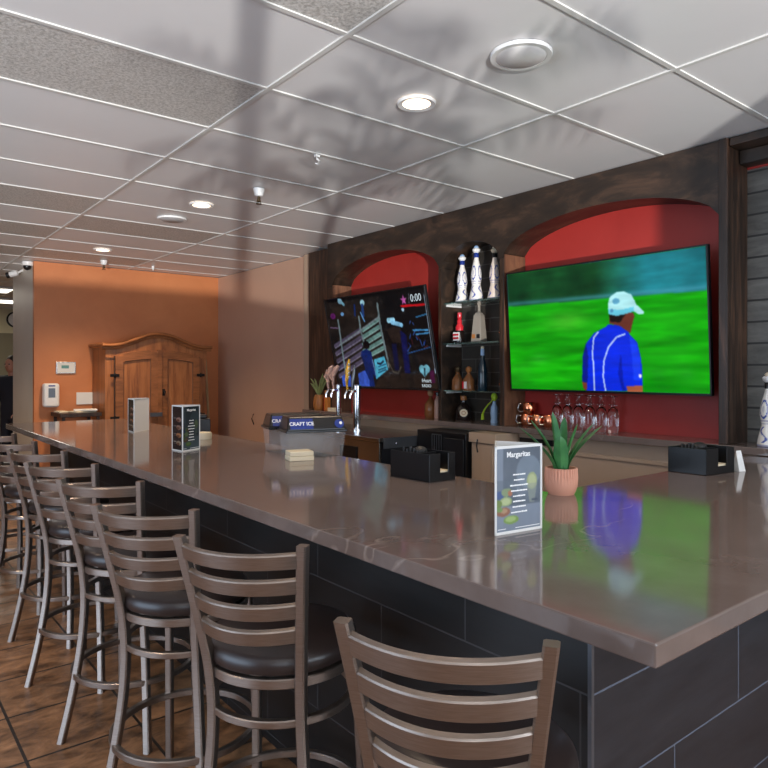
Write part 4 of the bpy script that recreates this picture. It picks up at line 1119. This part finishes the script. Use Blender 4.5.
MB().box(AX0 - .03, AX1 + .03, AY0 - .03, AY1, 0, .14).build('plinth', M['pine_dark'], t)
tag(MB().tube([(3.54, 7.90, 0.0), (3.62, 8.28, 1.60)], .016).build('wooden_pole', M['tan_wood']), 'thin wooden pole leaning in the corner beside the armoire', 'pole')

# wall items
t = empty('soap_dispenser', (1.775, 8.35, 1.02), 0, 'white soap dispenser on the orange wall by the corner', 'dispenser')
DX = -.085
MB().box(-.085, .085, -.11, 0, .02, .29).build('body', M['white'], t, .03, segs=4)
MB().box(-.035, .035, -.113, -.1105, .13, .235).build('window', M['cooler_band'], t); MB().box(-.035, .035, -.113, -.1105, .255, .27).build('label', M['blue_label'], t)
t = empty('framed_certificate', (1.945, 8.349, 1.42), 0, 'small framed white certificate on the orange wall', 'frame')
MB().box(-.105, .105, -.02, 0, 0, .135).build('frame', M['steel'], t, .003); MB().box(-.095, .095, -.0215, -.0203, .010, .125).build('paper', M['paper'], t)
MB().box(-.05, .03, -.0225, -.0217, .06, .095).build('print', mat('teal_print', (0.12, 0.30, 0.28), .6), t)
tag(MB().box(2.06, 2.24, 8.335, 8.349, 1.06, 1.20).build('wall_notice', M['paper']), 'plain white notice on the orange wall just left of the armoire', 'notice')
t = empty('side_table', (2.0, 8.12, 0), 0, 'small dark side table holding papers beside the armoire', 'table')
MB().box(-.22, .215, -.24, .20, .94, .985).build('top', M['dark_wood'], t, .004)
for a in (-.19, .17):
    for b in (-.21, .17): MB().box(a, a + .03, b, b + .03, 0, .94).build('leg', M['dark_wood'], t)
for k, (x, y, z, rz, s) in enumerate(((2.04, 8.02, .985, .3, .12), (2.07, 8.0, 1.0035, -.2, .12), (1.84, 8.10, .985, .1, .05))):
    o = MB().box(-s, s, -.09, .09, 0, .018).build('paper_stack', M['napkin'] if k != 1 else M['paper'], bevel=.004, loc=(x, y, z)); o.rotation_euler = (0, 0, rz)
    tag(o, ['cream paper stack on the side table', 'topmost white papers lying askew on the side table', 'small cream packet at the left of the side table'][k], 'papers', 'papers on the side table')

# clock, person, far room
t = empty('wall_clock', (2.56, 14.99, 2.47), 0, 'round black-rimmed wall clock on the far cream wall, half hidden', 'clock')
MC = frame((0, 0, 0), (1, 0, 0), (0, 0, 1))
MB().lathe([(.0001, 0), (.15, 0), (.15, .03), (.13, .03), (.13, .02), (.0001, .02)], 32, mx=MC).build('face', M['white'], t)
MB().lathe([(.13, 0), (.16, 0), (.16, .045), (.13, .045)], 32, cap=False, mx=MC).build('rim', M['black'], t)
MB().box(-.004, .004, -.026, -.022, 0, .10).box(0, .07, -.026, -.022, -.004, .004).build('hands', M['black'], t)
for k, (x0, x1, y0, y1) in enumerate(((0.7, 1.92, 11.20, 11.77), (0.95, 2.3, 12.95, 13.55))):
    t = empty('ceiling_light_panel', (0, 0, 0), 0, ['nearer fluorescent ceiling panel in the back room', 'farther fluorescent ceiling panel in the back room'][k], 'ceiling light', 'fluorescent panels in the back room')
    MB().box(x0, x1, y0, y1, CEIL - .03, CEIL - .002).build('frame', M['white'], t); MB().box(x0 + .03, x1 - .03, y0 + .03, y1 - .03, CEIL - .036, CEIL - .031).build('diffuser', M['lamp_white'], t)
    l = area('panel_light', ((x0 + x1) / 2, (y0 + y1) / 2, CEIL - .06), (0, 0, 0), 1.1, .5, 12, (1, .93, .8)); l.parent = t
# chair in the passage
t = empty('wooden_chair', (0.93, 8.3, 0), R(200), 'tan wooden chair past the far end of the bar at the left edge', 'chair')
for x, y, h in ((-.2, -.2, 1.02), (-.2, .2, 1.02), (.2, -.2, .45), (.2, .2, .45)): MB().box(x - .018, x + .018, y - .018, y + .018, 0, h).build('leg', M['tan_wood'], t, .003)
MB().box(-.22, .22, -.22, .22, .45, .48).build('seat', M['tan_wood'], t, .005)
for z in (.62, .76, .92): MB().box(-.212, -.19, -.182, .182, z, z + .07).build('backrest_slat', M['tan_wood'], t, .003)

# person in the passage (skin modifier figure)
def skin_fig(name, verts, edges, radii, m, parent, root=0, sub=2):
    me = bpy.data.meshes.new(name); me.from_pydata(verts, edges, []); me.materials.append(m)
    o = bpy.data.objects.new(name, me); COL.objects.link(o); o.parent = parent
    s = o.modifiers.new('skin', 'SKIN'); s.use_smooth_shade = True
    sv = me.skin_vertices[0].data
    for i, r in enumerate(radii):
        sv[i].radius = r if isinstance(r, tuple) else (r, r); sv[i].use_root = (i == root)
    u = o.modifiers.new('sub', 'SUBSURF'); u.levels = sub; u.render_levels = sub
    return o
t = empty('person', (1.672, 9.975, 0), R(-50), 'person in a dark navy suit standing in the passage at the left edge', 'person')
V = [(0, 0, .95), (0, 0, 1.15), (0, 0, 1.34), (0, 0, 1.44), (.17, 0, 1.40), (.26, .02, 1.14), (.22, -.16, .95), (-.17, 0, 1.40), (-.25, .02, 1.14), (-.2, -.16, .97),
     (.09, 0, .88), (.10, -.01, .50), (.10, .02, .09), (-.09, 0, .88), (-.10, -.01, .50), (-.10, .02, .09)]
E_ = [(0, 1), (1, 2), (2, 3), (2, 4), (4, 5), (5, 6), (2, 7), (7, 8), (8, 9), (0, 10), (10, 11), (11, 12), (0, 13), (13, 14), (14, 15)]
RD = [(.16, .12), (.15, .11), (.17, .12), .06, .075, .052, .04, .075, .052, .04, .09, .07, .05, .09, .07, .05]
skin_fig('body', V, E_, RD, M['navy_cloth'], t)
hb = MB().sphere((0, -.01, 1.60), .098, 24, 16, sx=.80, sy=.98, sz=1.22).tube([(0, 0, 1.42), (0, 0, 1.52)], .055, 14)
hb.tube([(0, -.098, 1.615), (0, -.122, 1.585), (0, -.10, 1.57)], [.008, .014, .008], 8)
for s in (-1, 1): hb.sphere((s * .080, .0, 1.59), .02, 10, 6, sx=.5)
hb.build('head', M['skin'], t)
MB().sphere((0, .008, 1.628), .102, 24, 14, sx=.82, sy=.98, sz=1.08).build('hair', M['hair'], t)
ey = MB()
for s in (-1, 1): ey.sphere((s * .032, -.098, 1.612), .010, 8, 6)
ey.build('eyes', M['black'], t)
for s in (-1, 1):
    fx = Matrix.Translation((s * .215, -.19, .94))
    h_ = MB().sphere((0, 0, 0), .04, 12, 8, sx=.55, sy=.9, sz=1.1, mx=fx)
    for q in range(4): h_.tube([(0, -.03 + q * .018, -.03), (s * .004, -.034 + q * .019, -.07), (-s * .008, -.032 + q * .018, -.10 + .006 * abs(q - 1.5))], [.010, .009, .007], 6, mx=fx)
    h_.tube([(0, -.03, .0), (-s * .015, -.055, -.03), (-s * .02, -.06, -.055)], [.011, .010, .008], 6, mx=fx)
    h_.build('hand', M['skin'], t)
    MB().sphere((s * .10, -.05, .045), .05, 14, 8, sx=.9, sy=2.4, sz=.85).build('shoe', M['black'], t)

t.scale = (.955, .955, .955)
# ------------------------------------------------------------------ potted palm standing by the near window (throws the leafy shadow on the ceiling)
t = empty('potted_palm', (-0.27, -1.6, 0), 0, 'tall potted palm by the window behind the camera', 'plant')
MB().lathe([(.14, 0), (.19, .25), (.20, .38), (.18, .38), (.17, .33), (.0001, .32)], 28).build('pot', M['terra'], t)
MB().tube([(0, 0, .3), (.03, .01, .7), (.0, .02, 1.05)], [.035, .03, .022], 10).build('trunk', M['tan_wood'], t)
rnd = random.Random(4)
for k in range(12):
    a = k * 2.399; L_ = rnd.uniform(.42, .66); up = rnd.uniform(.35, .85); fr_ = MB()
    sp = []
    for q in range(12):
        u = q / 11; sp.append(Vector((math.cos(a) * L_ * u, math.sin(a) * L_ * u + .02, 1.05 + up * u - .55 * up * u * u * (1.2 + .3 * math.sin(k)))))
    fr_.tube(sp, [.006 - .004 * q / 11 for q in range(12)], 5)
    for q in range(2, 12):
        d = (sp[q] - sp[q - 1]).normalized(); sd_ = d.cross(Vector((0, 0, 1))).normalized()
        for sg in (-1, 1):
            ln = .20 * (1 - .6 * abs(q / 11 - .45)); tip = sp[q] + sd_ * sg * ln * .8 + d * ln * .55 - Vector((0, 0, ln * .25))
            w2 = d * .010; fr_.add([sp[q] - w2, sp[q] + w2, (sp[q] + tip) / 2 + w2 * .9 + Vector((0, 0, .01)), tip, (sp[q] + tip) / 2 - w2 * .9 + Vector((0, 0, .01))], [(0, 1, 2, 3, 4)])
    fr_.build('frond', M['leaf'], t)

t.scale = (1.25, 1.25, 1.25)

# ------------------------------------------------------------------ ceiling fixtures
def downlight(x, y, label, e=45):
    t = empty('downlight', (x, y, CEIL), 0, label, 'ceiling light', 'round recessed downlights')
    MB().lathe([(.062, .004), (.065, -.004), (.086, -.008), (.090, -.002), (.090, .004)], 40, cap=False).build('trim_ring', M['white'], t)
    MB().lathe([(.0001, -.003), (.066, -.003), (.066, .003), (.0001, .003)], 32).build('lens', M['lamp_warm'], t)
    l = bpy.data.lights.new('downlight_beam', 'SPOT'); l.energy = e; l.color = (1.0, .76, .52); l.spot_size = R(125); l.spot_blend = .8; l.shadow_soft_size = .06
    o = bpy.data.objects.new('downlight_beam', l); COL.objects.link(o); o.parent = t; o.location = (0, 0, -.02)
    return t
dl = [(2.05, 2.33, 'nearest lit round downlight above the bar'), (2.05, 4.76, 'middle lit round downlight above the bar'), (2.02, 7.16, 'farthest lit round downlight, near the orange wall'),
      (2.05, -0.1, 'lit downlight above the counter end'), (-0.4, 2.33, 'lit downlight over the aisle'), (-0.4, 4.76, 'lit downlight over the far aisle'), (-0.2, 8.6, 'unseen downlight added in the passage to brighten the grey wall'), (-1.9, 10.5, 'second unseen downlight added deeper in the passage as fill')]  # the passage downlights are unseen, added to brighten the grey wall
for k, (x, y, l) in enumerate(dl): downlight(x, y, l, (40, 80, 120, 30, 30, 60, 90, 60)[k])
def disc(x, y, r, label, m, z=0):
    t = empty('ceiling_speaker', (x, y, CEIL), 0, label, 'ceiling speaker', 'round ceiling covers')
    MB().lathe([(r * .82, .004), (r * .84, -.010), (r, -.010), (r * 1.02, -.004), (r * 1.02, .004)], 48, cap=False).build('rim', M['white'], t)
    MB().lathe([(.0001, -.012), (r * .78, -.012), (r * .84, -.008), (r * .84, .003)], 48, cap=False).build('grille', m, t)
disc(2.057, 1.718, .118, 'large round white ceiling cover beside the nearest downlight', M['white'])
disc(2.05, 5.346, .115, 'round grey ceiling cover beside the middle downlight', M['grey_plate'])
def sprinkler(x, y, label, s=1.0):
    t = empty('sprinkler', (x, y, CEIL), 0, label, 'sprinkler', 'fire sprinklers in the ceiling')
    MB().lathe([(.040 * s, .002), (.038 * s, -.008), (.028 * s, -.045), (.020 * s, -.05), (.0001, -.05)], 20).build('escutcheon', M['white'], t)
    MB().lathe([(.010, -.048), (.012, -.085 * s), (.006, -.09 * s)], 10).lathe([(.0001, -.10 * s), (.02, -.10 * s), (.018, -.104 * s), (.0001, -.104 * s)], 14).build('head', M['brass_dark'], t)
    MB().tube([(.012, 0, -.075 * s), (.014, 0, -.10 * s)], .003).tube([(-.012, 0, -.075 * s), (-.014, 0, -.10 * s)], .003).build('frame_arms', M['brass_dark'], t)
sprinkler(2.177, 4.10, 'white cup sprinkler in the ceiling right of the middle downlight')
sprinkler(2.224, 7.84, 'white cup sprinkler in the ceiling above the orange wall', 1.0)
sprinkler(2.80, 7.90, 'tiny sprinkler in the ceiling above the armoire', .45)
t = empty('ceiling_hook', (2.093, 3.243, CEIL), 0, 'small white hook clipped on the ceiling grid', 'hook')
MB().tube([(0, 0, 0), (0, 0, -.02), (.012, -.008, -.035), (.006, -.004, -.052), (-.008, .006, -.048)], .005).box(-.014, .014, -.01, .01, -.012, 0).build('clip', M['white'], t)
# security cameras at the passage corner
t = empty('dome_camera', (1.575, 8.47, CEIL), 0, 'white dome security camera at the corner of the grey wall', 'security camera')
MB().lathe([(.062, 0), (.062, -.035), (.055, -.045), (.0001, -.046)], 24).build('housing', M['white'], t); MB().sphere((-.01, -.01, -.055), .042).build('lens_dome', M['black'], t)
t = empty('bullet_camera', (1.555, 8.95, CEIL - .05), 0, 'white bullet security camera beside the dome camera', 'security camera')
MB().tube([(.0, 0, -.02), (-.075, .045, -.045)], .034, 16).build('body', M['white'], t); MB().tube([(-.075, .045, -.045), (-.105, .062, -.055)], .036, 16).build('lens', M['black'], t)
MB().tube([(0, 0, -.02), (.065, .02, .02)], .012).build('bracket', M['white'], t)
